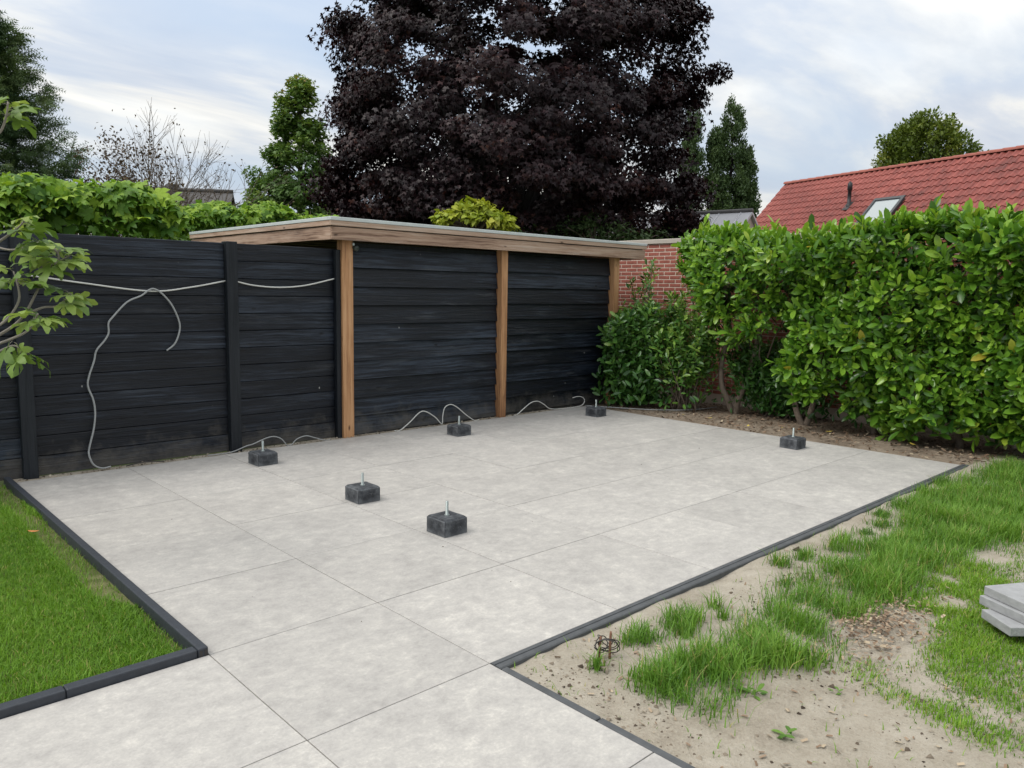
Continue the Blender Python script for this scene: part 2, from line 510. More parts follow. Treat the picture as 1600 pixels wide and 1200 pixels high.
M['conifer'] = mat_leaf("conifer_needles", [(0.0, (0.05, 0.10, 0.045)), (0.6, (0.11, 0.18, 0.07)), (1.0, (0.21, 0.27, 0.11))], 0.6, 0.12, 0.2)
M['brownleaf'] = mat_leaf("brown_leaf", [(0.0, (0.05, 0.035, 0.03)), (0.6, (0.11, 0.075, 0.05)), (1.0, (0.20, 0.14, 0.08))], 0.6, 0.2, 0.2)
M['poplar'] = mat_leaf("poplar_leaf", [(0.0, (0.05, 0.09, 0.035)), (0.6, (0.09, 0.145, 0.05)), (1.0, (0.14, 0.20, 0.07))], 0.55, 0.2, 0.3)
M['htree'] = mat_leaf("ash_leaf", [(0.0, (0.10, 0.15, 0.03)), (0.6, (0.17, 0.23, 0.04)), (1.0, (0.30, 0.31, 0.06))], 0.5, 0.3, 0.3)
M['catalpa'] = mat_leaf("catalpa_leaf", [(0.0, (0.26, 0.36, 0.03)), (0.6, (0.42, 0.48, 0.05)), (1.0, (0.55, 0.56, 0.07))], 0.45, 0.3, 0.3)
M['willow'] = mat_leaf("willow_leaf", [(0.0, (0.12, 0.15, 0.06)), (1.0, (0.26, 0.28, 0.13))], 0.6, 0.3, 0.2)
M['grass'] = mat_leaf("lawn_grass", [(0.0, (0.08, 0.20, 0.02)), (0.5, (0.18, 0.365, 0.028)), (0.95, (0.31, 0.52, 0.055)), (1.0, (0.52, 0.48, 0.16))], 0.5, 0.35, 0.3)
M['grass_long'] = mat_leaf("tall_grass", [(0.0, (0.075, 0.20, 0.028)), (0.5, (0.17, 0.355, 0.04)), (0.94, (0.30, 0.50, 0.075)), (1.0, (0.55, 0.48, 0.2))], 0.45, 0.35, 0.35)
M['weed'] = mat_leaf("weed_leaf", [(0.0, (0.10, 0.22, 0.04)), (1.0, (0.19, 0.34, 0.06))], 0.5, 0.3, 0.3)


def mat_glass():
    m, nt, b, _ = newmat("skylight_glass")
    setin(nt, b, Base_Color=(0.35, 0.40, 0.43), Roughness=0.06)
    b.inputs['Specular IOR Level'].default_value = 1.0
    b.inputs['Metallic'].default_value = 0.55
    return m


M['glass'] = mat_glass()

# ------------------------------------------------------------------ setting: ground sheets
S = 0.9        # paving tile module


HEIGHT = {}


def sheet(name, poly_lo, poly_hi, n, z, amp, mat, parent=None, seed=0, power=1.0, fmax=14.0, kind='structure'):
    """bumpy rectangular sheet"""
    (x0, y0), (x1, y1) = poly_lo, poly_hi
    nx, ny = n
    xs = x0 + (x1 - x0) * np.linspace(0, 1, nx) ** power
    ys = y1 - (y1 - y0) * np.linspace(1, 0, ny) ** power
    X, Y = np.meshgrid(xs, ys, indexing='ij')
    r = np.random.default_rng(seed)
    waves = []
    for k in range(26 if fmax < 20 else 60):
        fr = r.uniform(0.6, fmax) if fmax < 20 else (r.uniform(9, fmax) if k % 3 else r.uniform(2.5, 9.0))
        waves.append((fr, r.uniform(0, 2 * math.pi), r.uniform(0, 6.28)))

    def height(x_, y_):
        o_ = 0.0
        for fr, th, ph in waves:
            o_ = o_ + np.sin(fr * (math.cos(th) * x_ + math.sin(th) * y_) + ph) / (1.0 + fr * 0.5)
        return z + amp * o_ / 3.0
    HEIGHT[name] = height
    Z = height(X, Y)
    v = np.stack([X.ravel(), Y.ravel(), Z.ravel()], 1)
    f = [(i * ny + j, (i + 1) * ny + j, (i + 1) * ny + j + 1, i * ny + j + 1) for i in range(nx - 1) for j in range(ny - 1)]
    o = obj(name, v, f, mat, parent, True)
    if kind:
        o['kind'] = kind
    return o


g = obj("ground", [(-600, -600, -0.16), (600, -600, -0.16), (600, 600, -0.16), (-600, 600, -0.16)], [(0, 1, 2, 3)], M['turf'])
g['kind'] = 'structure'
sheet("sandy_ground", (0.036, -9.0), (15.0, -0.062), (420, 320), -0.012, 0.030, M['sand'], seed=3, power=1.9, fmax=55.0)
sheet("soil_bed", (6.302, -0.061), (8.17, 5.1), (50, 120), -0.02, 0.022, M['soil'], seed=4)
sheet("lawn_soil", (-9.0, 0.961), (-0.9495, 5.06), (90, 50), -0.022, 0.014, M['lawn_soil'], seed=5)
sheet("soil_strip", (-0.9, 4.979), (6.3, 5.13), (200, 6), -0.004, 0.014, M['sand'], seed=6)
SAND_Z = -0.012
sandh = HEIGHT['sandy_ground']

# patio: base slab with single tiles
patio = thing("patio", "pale grey ceramic tile patio and path", "patio")
del patio['category']
patio['kind'] = 'structure'
base = obj("joint_bed", [(-0.9, 0, -0.011), (6.3, 0, -0.011), (6.3, 4.98, -0.011), (-0.9, 4.98, -0.011),
                         (-6.3, -4.5, -0.011), (0, -4.5, -0.011), (0, 0.0, -0.011), (-0.9, 0.0, -0.011), (-0.9, 0.9, -0.011), (-6.3, 0.9, -0.011)],
           [(0, 1, 2, 3), (4, 5, 6, 7, 8, 9)], M['grout'], patio)
JT = 0.0048
full = boxmesh("paving_tile", S - JT, S - JT, 0.03, M['tile'], 0.0012)
cut = boxmesh("paving_tile_cut", S - JT, 0.48 - JT, 0.03, M['tile'], 0.0012)
for i in range(-1, 7):
    for j in range(0, 6):
        zt = random.uniform(-0.0008, 0.0008)
        if j < 5:
            link("paving_tile", full, patio, (S * (i + .5), S * (j + .5), -0.015 + zt))
        else:
            link("paving_tile", cut, patio, (S * (i + .5), 4.5 + 0.24, -0.015 + zt))
for i in range(-6, 0):
    for j in range(-4, 1):
        if i == -1 and j == 0:
            continue
        link("paving_tile", full, patio, (S * (i + .5), S * (j + .5), -0.015 + random.uniform(-0.0008, 0.0008)))

# ------------------------------------------------------------------ edging
e1 = thing("garden_edging", "raised dark edging running from the fence down the left lawn side", "edging", (-0.935, 0.9, 0))
for a, b_ in ((0.90, 2.35), (2.352, 3.8), (3.802, 5.07)):
    box("edging_board", (-0.9485, a, -0.12), (-0.9025, b_, 0.040), M['edging'], e1, 0.006, 2)
for q in (-0.943, -0.921):
    box("slot_shade", (q, 0.8985, -0.02), (q + 0.014, 0.9012, 0.030), M['wire'], e1)  # black strip on the end face, painted shade of a hollow slot
e2 = thing("garden_edging", "raised dark edging along the lawn's near side beside the path", "edging", (-0.975, 0.93, 0))
for a, b_ in ((-1.475, -0.9505), (-1.478 - 1.6, -1.477), (-5.2, -3.08)):
    box("edging_board", (a, 0.9025, -0.12), (b_, 0.960, 0.036), M['edging'], e2, 0.006, 2)


def wavy_edge(name, pts, w, z, mat, parent):
    """flush edging strip following slightly wavy points (left side at pts, width to the right)"""
    p = catmull(pts, 6)
    t = np.gradient(p, axis=0)
    t /= np.linalg.norm(t, axis=1)[:, None]
    n = np.stack([t[:, 1], -t[:, 0], 0 * t[:, 0]], 1)
    v, f = [], []
    prof = [(0, -0.12), (0, z - 0.004), (0.004, z), (w * 0.42, z + 0.001), (w * 0.45, z - 0.005), (w * 0.5, z - 0.005), (w * 0.53, z + 0.001), (w - 0.005, z - 0.001), (w, z - 0.006), (w, -0.12)]
    m_ = len(prof)
    for i in range(len(p)):
        for (a, zz) in prof:
            q = p[i] + n[i] * a
            v.append((q[0], q[1], zz))
    for i in range(len(p) - 1):
        for k in range(m_ - 1):
            f.append((i * m_ + k, i * m_ + k + 1, (i + 1) * m_ + k + 1, (i + 1) * m_ + k))
    f.append(tuple(range(m_)))
    f.append(tuple((len(p) - 1) * m_ + k for k in range(m_ - 1, -1, -1)))
    return obj(name, v, f, mat, parent)


e3 = thing("garden_edging", "flush dusty dark edging between the patio and the sandy grass strip", "edging", (0, 0, 0))
wavy_edge("edging_board", [(0.0, -0.002, 0), (0.6, -0.002, 0), (1.2, -0.003, 0), (1.999, -0.002, 0)], 0.068, 0.004, M['edging_dusty'], e3)
wavy_edge("edging_board", [(2.001, -0.002, 0), (2.7, -0.003, 0), (3.3, -0.004, 0), (3.999, -0.002, 0)], 0.070, 0.004, M['edging_dusty'], e3)
wavy_edge("edging_board", [(4.001, -0.002, 0), (4.8, -0.004, 0), (5.6, -0.003, 0), (6.34, -0.002, 0)], 0.068, 0.004, M['edging_dusty'], e3)
e4 = thing("garden_edging", "flush narrow dark edging along the path beside bare sand", "edging", (0.02, -0.1, 0))
box("edging_board", (0.0015, -0.62, -0.12), (0.036, -0.074, 0.002), M['edging_dusty'], e4, 0.004)
box("edging_board", (0.0015, -2.4, -0.12), (0.036, -0.626, 0.001), M['edging_dusty'], e4, 0.004)

# ------------------------------------------------------------------ fence
fence = thing("wooden_fence", "black stained horizontal board fence left of the shed", "fence", (1.06, 5.1, 0))
FH = 0.1735


def fenceboard(L, h):
    # bevelled board with one shallow routed groove
    c = [(-h / 2, 0.010), (-h / 2 + 0.004, 0.014), (-0.003, 0.014), (-0.001, 0.0122), (0.001, 0.0122), (0.003, 0.014), (h / 2 - 0.004, 0.014), (h / 2, 0.010), (h / 2, -0.014), (-h / 2, -0.014)]
    n_ = len(c)
    v = [(sx * L / 2, -y_, z_) for sx in (-1, 1) for (z_, y_) in c]
    f = [(k, (k + 1) % n_, n_ + (k + 1) % n_, n_ + k) for k in range(n_)] + [tuple(range(n_ - 1, -1, -1)), tuple(range(n_, 2 * n_))]
    return mesh("fence_board", v, f, M['black_board'])


for (xa, xb) in ((-2.70, -0.802), (-0.692, 0.998), (1.118, 2.258)):
    L = xb - xa
    bmh = fenceboard(L, FH - 0.0045)
    for k in range(12):
        z = 2.083 - FH * (k + 0.5)
        if z - FH / 2 < -0.02:
            continue
        o = link("fence_board", bmh, fence, ((xa + xb) / 2, 5.125 + random.uniform(-0.003, 0.003), z))
        o.rotation_euler = (random.uniform(-0.02, 0.02), 0, 0)
        # shallow tongue groove line half way up some boards
gm = {}
for (xa, xb) in ((-2.70, -0.802), (-0.692, 0.998), (1.118, 2.258)):
    L = xb - xa
    bmh = boxmesh("fence_backing", L, 0.012, 2.0, M['black_post'])
    link("fence_backing", bmh, fence, ((xa + xb) / 2, 5.150, 1.03))
for x in (-0.747, 1.058):
    box("fence_post", (x - 0.056, 5.045, -0.1), (x + 0.056, 5.165, 2.095), M['black_post'], fence, 0.006, 2)
box("fence_post", (2.207, 5.035, -0.05), (2.262, 5.10, 2.07), M['black_post'], fence, 0.004)

# ------------------------------------------------------------------ shed / lean-to
shed = thing("garden_shed", "flat roofed garden shed with black weatherboards and raw timber posts", "shed", (4.7, 5.1, 0))


def weatherboard(name, L, h, mat):
    v = [(-L / 2, 0.012, h / 2), (L / 2, 0.012, h / 2), (L / 2, -0.002, h / 2), (-L / 2, -0.002, h / 2),
         (-L / 2, 0.012, -h / 2), (L / 2, 0.012, -h / 2), (L / 2, -0.036, -h / 2), (-L / 2, -0.036, -h / 2),
         (-L / 2, -0.035, -h / 2 + 0.004), (L / 2, -0.035, -h / 2 + 0.004)]
    f = [(0, 1, 2, 3), (4, 7, 6, 5), (3, 2, 9, 8), (8, 9, 6, 7), (0, 4, 5, 1), (0, 3, 8, 7, 4), (1, 5, 6, 9, 2)]
    return mesh(name, v, f, mat)


WH = 0.2085
for (xa, xb, off) in ((2.405, 4.608, 0.015), (4.722, 6.875, 0.035)):
    wm = weatherboard("wall_board", xb - xa, WH + 0.012, M['black_shed'])
    for k in range(-1, 11):
        zc = off + WH * (k + 0.5) + 0.003
        if k == -1:
            zc = off - WH * 0.5 + 0.003
        if zc > 2.2:
            continue
        o = link("wall_board", wm, shed, ((xa + xb) / 2, 5.112 + random.uniform(-0.002, 0.002), zc))
        o.rotation_euler = (0, random.uniform(-0.0012, 0.0012), 0)
box("wall_lining", (2.30, 5.128, -0.1), (6.95, 5.145, 2.16), M['black_post'], shed)
box("side_wall", (6.93, 5.15, -0.1), (6.96, 8.55, 2.16), M['black_post'], shed)
box("back_wall", (2.3, 8.52, -0.1), (6.92, 8.55, 2.16), M['black_post'], shed)
for (xa, xb) in ((2.266, 2.400), (4.612, 4.718), (6.880, 7.000)):
    box("post", (xa, 5.005, -0.08), (xb, 5.118, 2.19), M['douglas_z'], shed, 0.005, 2)
# roof
R0, R1, RY0, RY1 = 2.078, 7.470, 4.90, 8.75
roof = box("roof", (R0 + 0.03, RY0 + 0.03, 2.30), (R1 - 0.03, RY1 - 0.03, 2.385), M['bitumen'], shed)
box("fascia_board", (R0 + 0.0, RY0 + 0.0, 2.168), (R1, RY0 + 0.028, 2.304), M['douglas_x'], roof, 0.003)
box("fascia_board", (R0, RY0 + 0.0285, 2.168), (R0 + 0.028, RY1, 2.304), M['douglas_y'], roof, 0.003)
box("fascia_board", (R1 - 0.028, RY0 + 0.0285, 2.168), (R1, RY1, 2.304), M['douglas_y'], roof, 0.003)
box("fascia_lath", (R0 - 0.018, RY0 - 0.018, 2.314), (R1 + 0.018, RY0 + 0.02, 2.366), M['douglas_x'], roof, 0.003)
box("fascia_lath", (R0 - 0.018, RY0 + 0.0205, 2.314), (R0 + 0.02, RY1, 2.366), M['douglas_y'], roof, 0.003)
box("fascia_lath", (R1 - 0.02, RY0 + 0.0205, 2.314), (R1 + 0.018, RY1, 2.366), M['douglas_y'], roof, 0.003)
box("roof_trim", (R0 - 0.024, RY0 - 0.024, 2.3675), (R1 + 0.024, RY0 + 0.05, 2.405), M['alu'], roof, 0.004)
box("roof_trim", (R0 - 0.024, RY0 + 0.0505, 2.3675), (R0 + 0.05, RY1, 2.405), M['alu'], roof, 0.004)
box("roof_trim", (R1 - 0.05, RY0 + 0.0505, 2.3675), (R1 + 0.024, RY1, 2.405), M['alu'], roof, 0.004)
box("beam", (R0 + 0.1, 5.02, 2.192), (R1 - 0.25, 5.10, 2.298), M['douglas_x'], shed, 0.003)
for k in range(7):
    y = 5.55 + k * 0.5
    box("rafter", (R0 + 0.03, y, 2.192), (R1 - 0.03, y + 0.05, 2.298), M['douglas_x'], shed)

lamp = thing("spotlight", "small dark round spotlight screwed to the shed corner post", "spotlight", (2.42, 5.0, 2.10))
mb = MB()
ang = [(0.0, 0.030), (0.014, 0.034), (0.045, 0.034), (0.056, 0.026), (0.060, 0.010)]
mb.tube([(2.425, 4.998 - a + 0.02, 2.102 - a * 0.25) for a, r in ang], [r for a, r in ang], 12)
mb.build("lamp_head", M['lampgreen'], lamp)
box("bracket", (2.388, 4.988, 2.120), (2.412, 5.0045, 2.150), M['zinc'], lamp, 0.002)

# ------------------------------------------------------------------ footing blocks
bm = bmesh.new()
bmesh.ops.create_cube(bm, size=1.0)
bmesh.ops.scale(bm, vec=(0.198, 0.204, 0.118), verts=bm.verts)
bmesh.ops.translate(bm, vec=(0, 0, 0.059), verts=bm.verts)
top = [e for e in bm.edges if all(v.co.z > 0.1 for v in e.verts)]
bmesh.ops.bevel(bm, geom=top, offset=0.015, segments=1, affect='EDGES')
ver = [e for e in bm.edges if abs(e.verts[0].co.z - e.verts[1].co.z) > 0.05]
bmesh.ops.bevel(bm, geom=ver, offset=0.004, segments=2, affect='EDGES')
bmesh.ops.subdivide_edges(bm, edges=bm.edges[:], cuts=3, use_grid_fill=True)
for v in bm.verts:
    if v.co.z > 0.002:
        v.co += Vector((random.uniform(-1, 1), random.uniform(-1, 1), random.uniform(-1, 1))) * 0.0009
block_me = bpy.data.meshes.new("block")
bm.to_mesh(block_me)
bm.free()
block_me.materials.append(M['block'])
rodv, rodf = [], []
seg = 10
turns = 26
for k in range(turns * 2 + 1):
    z = 0.112 + k * (0.105 / (turns * 2))
    r = 0.0112 if k % 2 else 0.0098
    for s in range(seg):
        a = 2 * math.pi * s / seg
        rodv.append((r * math.cos(a), r * math.sin(a), z))
for k in range(turns * 2):
    for s in range(seg):
        s2 = (s + 1) % seg
        rodf.append((k * seg + s, k * seg + s2, (k + 1) * seg + s2, (k + 1) * seg + s))
rodf.append(tuple(turns * 2 * seg + s for s in range(seg)))
rod_me = mesh("threaded_rod", rodv, rodf, M['zinc'])
wv, wf = [], []
for z in (0.1175, 0.1225):
    for r in (0.0085, 0.019):
        for s in range(12):
            a = 2 * math.pi * s / 12
            wv.append((r * math.cos(a), r * math.sin(a), z))
for s in range(12):
    s2 = (s + 1) % 12
    wf += [(24 + s, 24 + s2, 36 + s2, 36 + s), (12 + s, 12 + s2, 36 + s2, 36 + s)]
wash_me = mesh("washer", wv, wf, M['zinc'])
BL = [((0.935, 1.512), 0.5, "anthracite footing block with threaded rod, nearest to the camera"),
      ((0.938, 2.583), -1.0, "anthracite footing block standing just behind the nearest block"),
      ((0.912, 4.268), 1.2, "anthracite footing block by the fence, left of the shed's corner post"),
      ((3.300, 4.270), -0.6, "anthracite footing block in front of the shed, before its middle post"),
      ((5.622, 4.195), 1.0, "anthracite footing block in the far patio corner beside the laurel bush"),
      ((5.680, 1.412), -1.5, "anthracite footing block alone on the right, near the hedge")]
for (x, y), rz, lab in BL:
    c = (x + 0.101, y + 0.104, 0.0012)
    t = thing("footing_block", lab, "footing block", c, "footing blocks with threaded rods on the patio")
    t.rotation_euler = (0, 0, math.radians(rz))
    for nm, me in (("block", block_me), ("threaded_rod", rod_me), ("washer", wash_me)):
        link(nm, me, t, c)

# ------------------------------------------------------------------ cables
def cable(name, label, pts, r, mat, cat="cable", seg=6):
    mb = MB()
    mb.tube(catmull(pts, 6), r, seg)
    o = mb.build(name, mat)
    return tag(o, label, cat)


cable("cable", "pale cable stretched along the long fence bay behind the fig leaves",
      [(-0.80, 5.095, 1.735), (-0.613, 5.095, 1.713), (-0.275, 5.095, 1.666), (0.291, 5.09, 1.601), (0.66, 5.09, 1.642), (1.02, 5.095, 1.713)], 0.0078, M['cable_white'])
cable("cable", "pale sagging cable on the short fence bay beside the corner post",
      [(1.09, 5.095, 1.712), (1.299, 5.09, 1.67), (1.576, 5.09, 1.655), (1.867, 5.09, 1.68), (2.200, 5.07, 1.757)], 0.0078, M['cable_white'])
dr = [(0.414, 1.047), (0.487, 1.105), (0.531, 1.2), (0.541, 1.303), (0.487, 1.454), (0.409, 1.561), (0.337, 1.617), (0.286, 1.617), (0.206, 1.559), (0.083, 1.501), (-0.04, 1.37), (-0.08, 1.313), (-0.083, 1.228), (-0.118, 1.16), (-0.189, 1.072), (-0.214, 0.976), (-0.262, 0.837), (-0.271, 0.752), (-0.235, 0.635), (-0.224, 0.518), (-0.241, 0.376), (-0.285, 0.207), (-0.293, 0.138), (-0.261, 0.05), (-0.195, 0.008), (-0.12, 0.012)]
cable("cable", "grey cable draped over the stretched one and hanging to the ground",
      [(x, 5.062 if i > 21 else 5.075, z) for i, (x, z) in enumerate(dr)], 0.0085, M['cable_grey'])
cable("cable", "thin grey cable looping twice over the ground by the left footing block",
      [(0.75, 5.02, 0.005), (0.967, 5.01, 0.006), (1.134, 5.0, 0.053), (1.203, 5.0, 0.064), (1.341, 5.0, 0.107), (1.433, 5.0, 0.116), (1.518, 5.0, 0.079), (1.574, 5.0, 0.008), (1.605, 5.01, 0.002), (1.633, 5.0, 0.008), (1.693, 5.0, 0.058), (1.798, 5.0, 0.08), (1.903, 5.0, 0.047), (2.027, 5.0, 0.004), (2.1, 5.01, 0.002)], 0.006, M['cable_grey'])
cable("cable", "pale cable making two high loops behind the middle footing block",
      [(2.95, 5.02, 0.002), (3.015, 5.0, 0.004), (3.154, 5.0, 0.084), (3.294, 5.0, 0.186), (3.39, 5.0, 0.192), (3.536, 5.0, 0.107), (3.640, 5.0, 0.012), (3.652, 5.0, 0.111), (3.684, 5.0, 0.212), (3.775, 5.0, 0.244), (3.888, 5.0, 0.194), (4.025, 5.0, 0.091), (4.164, 5.0, 0.004), (4.25, 5.01, 0.002)], 0.0065, M['cable_white'])
cable("cable", "pale cable curling up at the shed's far end beside the last post",
      [(4.86, 5.0, 0.002), (4.922, 5.0, 0.006), (5.064, 5.0, 0.086), (5.184, 5.0, 0.145), (5.308, 5.0, 0.153), (5.436, 5.0, 0.097), (5.54, 5.0, 0.033), (5.697, 5.0, 0.008), (5.992, 4.99, 0.004), (6.212, 5.0, 0.012), (6.294, 5.01, 0.068), (6.263, 5.02, 0.127), (6.164, 5.03, 0.145), (6.068, 5.04, 0.134)], 0.0065, M['cable_white'])
cable("cable", "thin grey cable lying over the soil below the laurel bushes",
      [(6.25, 4.96, 0.012), (6.453, 4.574, 0.012), (6.68, 4.176, 0.012), (7.002, 3.857, 0.012), (7.35, 3.72, 0.012), (7.73, 3.689, 0.012)], 0.0075, M['cable_grey'])
cable("wire_offcut", "short dark wire offcut lying at the patio edge below the fence",
      [(0.0, 5.03, 0.004), (0.08, 5.01, 0.02), (0.17, 5.0, 0.025), (0.26, 5.0, 0.018), (0.33, 5.01, 0.006)], 0.006, M['wire'])

# ------------------------------------------------------------------ brick wall
wall = thing("brick_wall", "red brick garden wall with pale coping behind the hedge", "wall", (8.2, 4, 0))
WX, WT = 8.2, 2.50
box("mortar_core", (WX, -6.0, -0.1), (WX + 0.2, 9.5, WT - 0.055), M['mortar'], wall)
box("coping", (WX - 0.035, -6.0, WT - 0.053), (WX + 0.235, 9.5, WT + 0.022), M['coping'], wall, 0.008)
BLn, BH = 0.206, 0.0485
br_me = boxmesh("brick", 0.05, BLn, BH, M['brick'], 0.003)
brv, brf = [], []
cnt = 0
rest = MB()
br0 = np.array([v.co[:] for v in br_me.vertices])
bx0 = np.array([(sx * 0.025, sy * BLn / 2, sz * BH / 2) for sx in (-1, 1) for sy in (-1, 1) for sz in (-1, 1)])
bxf = [(0, 1, 3, 2), (0, 4, 5, 1), (2, 3, 7, 6), (0, 2, 6, 4), (1, 5, 7, 3)]
for k in range(int((WT - 0.055) / 0.0625)):
    zc = WT - 0.055 - 0.0625 * (k + 0.5) - 0.002
    for q in range(-6, 44):
        yc = q * 0.22 + (0.11 if k % 2 else 0)
        if yc < -1.0 or yc > 9.3 or zc < 0.1:
            continue
        p = (WX + 0.020 + random.uniform(-0.002, 0.002), yc, zc)
        if 4.15 < yc < 7.1 and zc > 1.15 and cnt < 290:
            link("brick", br_me, wall, p)
            cnt += 1
        else:
            rest.add(bx0 + np.array(p), bxf)
tag(rest.build("brickwork", M['brick'], wall, False), kind='stuff')

# ------------------------------------------------------------------ red roofed house
r0 = np.array([26.498, 12.728, 5.929])
u = np.array([-0.28459, -0.95865, 0.0])
hd = np.array([-0.95865, 0.28459, 0.0])
dn = hd * math.cos(math.radians(45)) + np.array([0, 0, -math.sin(math.radians(45))])
nn = hd * math.sin(math.radians(45)) + np.array([0, 0, math.cos(math.radians(45))])
HL, SLP = 15.0, 4.6
house = thing("house", "house with red tiled gable roof and skylight behind the hedge", "house", tuple(np.array([r0[0], r0[1], 0]) + u * 7 + hd * 3))


def P(a, b, c=0.0):
    return r0 + u * a + dn * b + nn * c


back = -hd * math.cos(math.radians(45)) + np.array([0, 0, -math.sin(math.radians(45))])
nb = -hd * math.sin(math.radians(45)) + np.array([0, 0, math.cos(math.radians(45))])
ev = math.sin(math.radians(45)) * SLP
v = []
for a in (0.12, HL - 0.12):
    e = r0 + u * a
    for w_, z_ in ((3.1, -0.12), (3.1, r0[2] - ev + 0.1), (0, r0[2] - 0.2), (-3.1, r0[2] - ev + 0.1), (-3.1, -0.12)):
        q = e + hd * w_
        v.append((q[0], q[1], z_))
obj("wall", v, [(0, 1, 2, 3, 4), (9, 8, 7, 6, 5), (0, 5, 6, 1), (3, 8, 9, 4)], M['brick'], house)
v = [P(0, 0, -0.02), P(HL, 0, -0.02), P(HL, SLP, -0.02), P(0, SLP, -0.02),
     r0 + u * HL + back * SLP + nb * -0.02, r0 + back * SLP + nb * -0.02]
v += [q - np.array([0, 0, 0.10]) for q in v]
hroof = obj("roof", v, [(0, 1, 2, 3), (0, 5, 4, 1), (6, 9, 8, 7), (6, 7, 10, 11), (0, 3, 9, 6), (0, 6, 11, 5), (3, 2, 8, 9), (1, 4, 10, 7), (1, 7, 8, 2)], M['roof_tile'], house)
# one S shaped tile, local axes: X along ridge, Y down slope, Z out
TWd, TRow = 0.205, 0.315
prof = []
for k in range(9):
    t = k / 8
    prof.append((t * TWd * 1.03, 0.020 + 0.020 * math.sin(2 * math.pi * (t + 0.02)) + (0.008 if 0.05 < t < 0.5 else 0)))
tv, tf = [], []
for (yy, dz) in ((-0.06, 0.0), (TRow, 0.030), (TRow, 0.004)):
    for (xx, zz) in prof:
        tv.append((xx, yy, zz + dz))
n9 = len(prof)
for rI in range(2):
    for k in range(n9 - 1):
        tf.append((rI * n9 + k, rI * n9 + k + 1, (rI + 1) * n9 + k + 1, (rI + 1) * n9 + k))
tile_me = mesh("roof_tile", tv, tf, M['roof_tile'], False)
tva = np.array(tv)
RB = np.stack([-u, dn, nn], 1)
tiles = []
for row in range(int(SLP / TRow)):
    for c_ in range(int(HL / TWd)):
        a, b_ = c_ * TWd, row * TRow + 0.05
        if 5.15 < a + 0.15 < 6.25 and 1.75 < b_ + 0.15 < 3.0:
            continue
        p = P(a + TWd, b_, 0.0)
        d = p - CAM
        depth = d @ FWD
        sx = 800 + 1210 * (d @ RIGHT) / depth
        sy = 600 - 1210 * (d @ UP) / depth
        tiles.append((0 if (sx < 1620 and sy < 372) else 1, depth, p))
tiles.sort(key=lambda q: (q[0], q[1]))
rest = MB()
rot = Matrix(RB.tolist()).to_euler()
for k, (_, _, p) in enumerate(tiles):
    if k < 295:
        o = link("roof_tile", tile_me, hroof, p + nn * random.uniform(-0.004, 0.004))
        o.rotation_euler = rot
    else:
        rest.add(tva @ RB.T + p, tf)
tag(rest.build("far_roof_tiles", M['roof_tile'], hroof, False), kind='stuff')
# ridge caps
cv, cf = [], []
for (yy, rr) in ((0, 0.105), (0.40, 0.125)):
    for k in range(7):
        a = math.pi * k / 6
        cv.append((yy, rr * math.cos(a), rr * math.sin(a) * 0.85 - 0.02))
for k in range(6):
    cf.append((k, k + 1, 7 + k + 1, 7 + k))
cf.append((7, 8, 9, 10, 11, 12, 13))
cap_me = mesh("ridge_cap", cv, cf, M['ridge_tile'])
crot = Matrix(np.stack([-u, hd, np.array([0, 0, 1.0])], 1).tolist()).to_euler()
for k in range(int(HL / 0.38)):
    o = link("ridge_cap", cap_me, hroof, r0 + u * (k + 1) * 0.38 + np.array([0, 0, 0.02]))
    o.rotation_euler = crot


def slopebox(name, a0, a1, b0, b1, c0, c1, mat, parent):
    v = [P(a, b, c) for a in (a0, a1) for b in (b0, b1) for c in (c0, c1)]
    return obj(name, v, [(0, 1, 3, 2), (4, 6, 7, 5), (0, 4, 5, 1), (2, 3, 7, 6), (0, 2, 6, 4), (1, 5, 7, 3)], mat, parent)


sky_l = slopebox("skylight", 5.16, 6.18, 1.76, 2.98, 0.0, 0.09, M['frame_dark'], house)
for q in ((5.12, 5.20, 1.72, 3.0), (6.12, 6.22, 1.72, 3.0), (5.2005, 6.1195, 1.72, 1.82), (5.2005, 6.1195, 2.9, 3.0)):
    slopebox("frame", *q, 0.092, 0.14, M['frame_dark'], sky_l)
slopebox("pane", 5.203, 6.117, 1.823, 2.897, 0.094, 0.108, M['glass'], sky_l)
# vent pipe
pp = P(4.12, 1.85, 0.0)
mb = MB()
mb.tube([pp + np.array([0, 0, z]) for z in (-0.1, 0.10, 0.11, 0.55, 0.56, 0.78, 0.80, 0.84)], [0.10, 0.09, 0.062, 0.062, 0.085, 0.078, 0.05, 0.035], 10)
vp = mb.build("vent_pipe", M['black_plastic'], house)
slopebox("flashing", 4.0, 4.24, 1.68, 2.06, 0.045, 0.072, M['black_plastic'], vp)

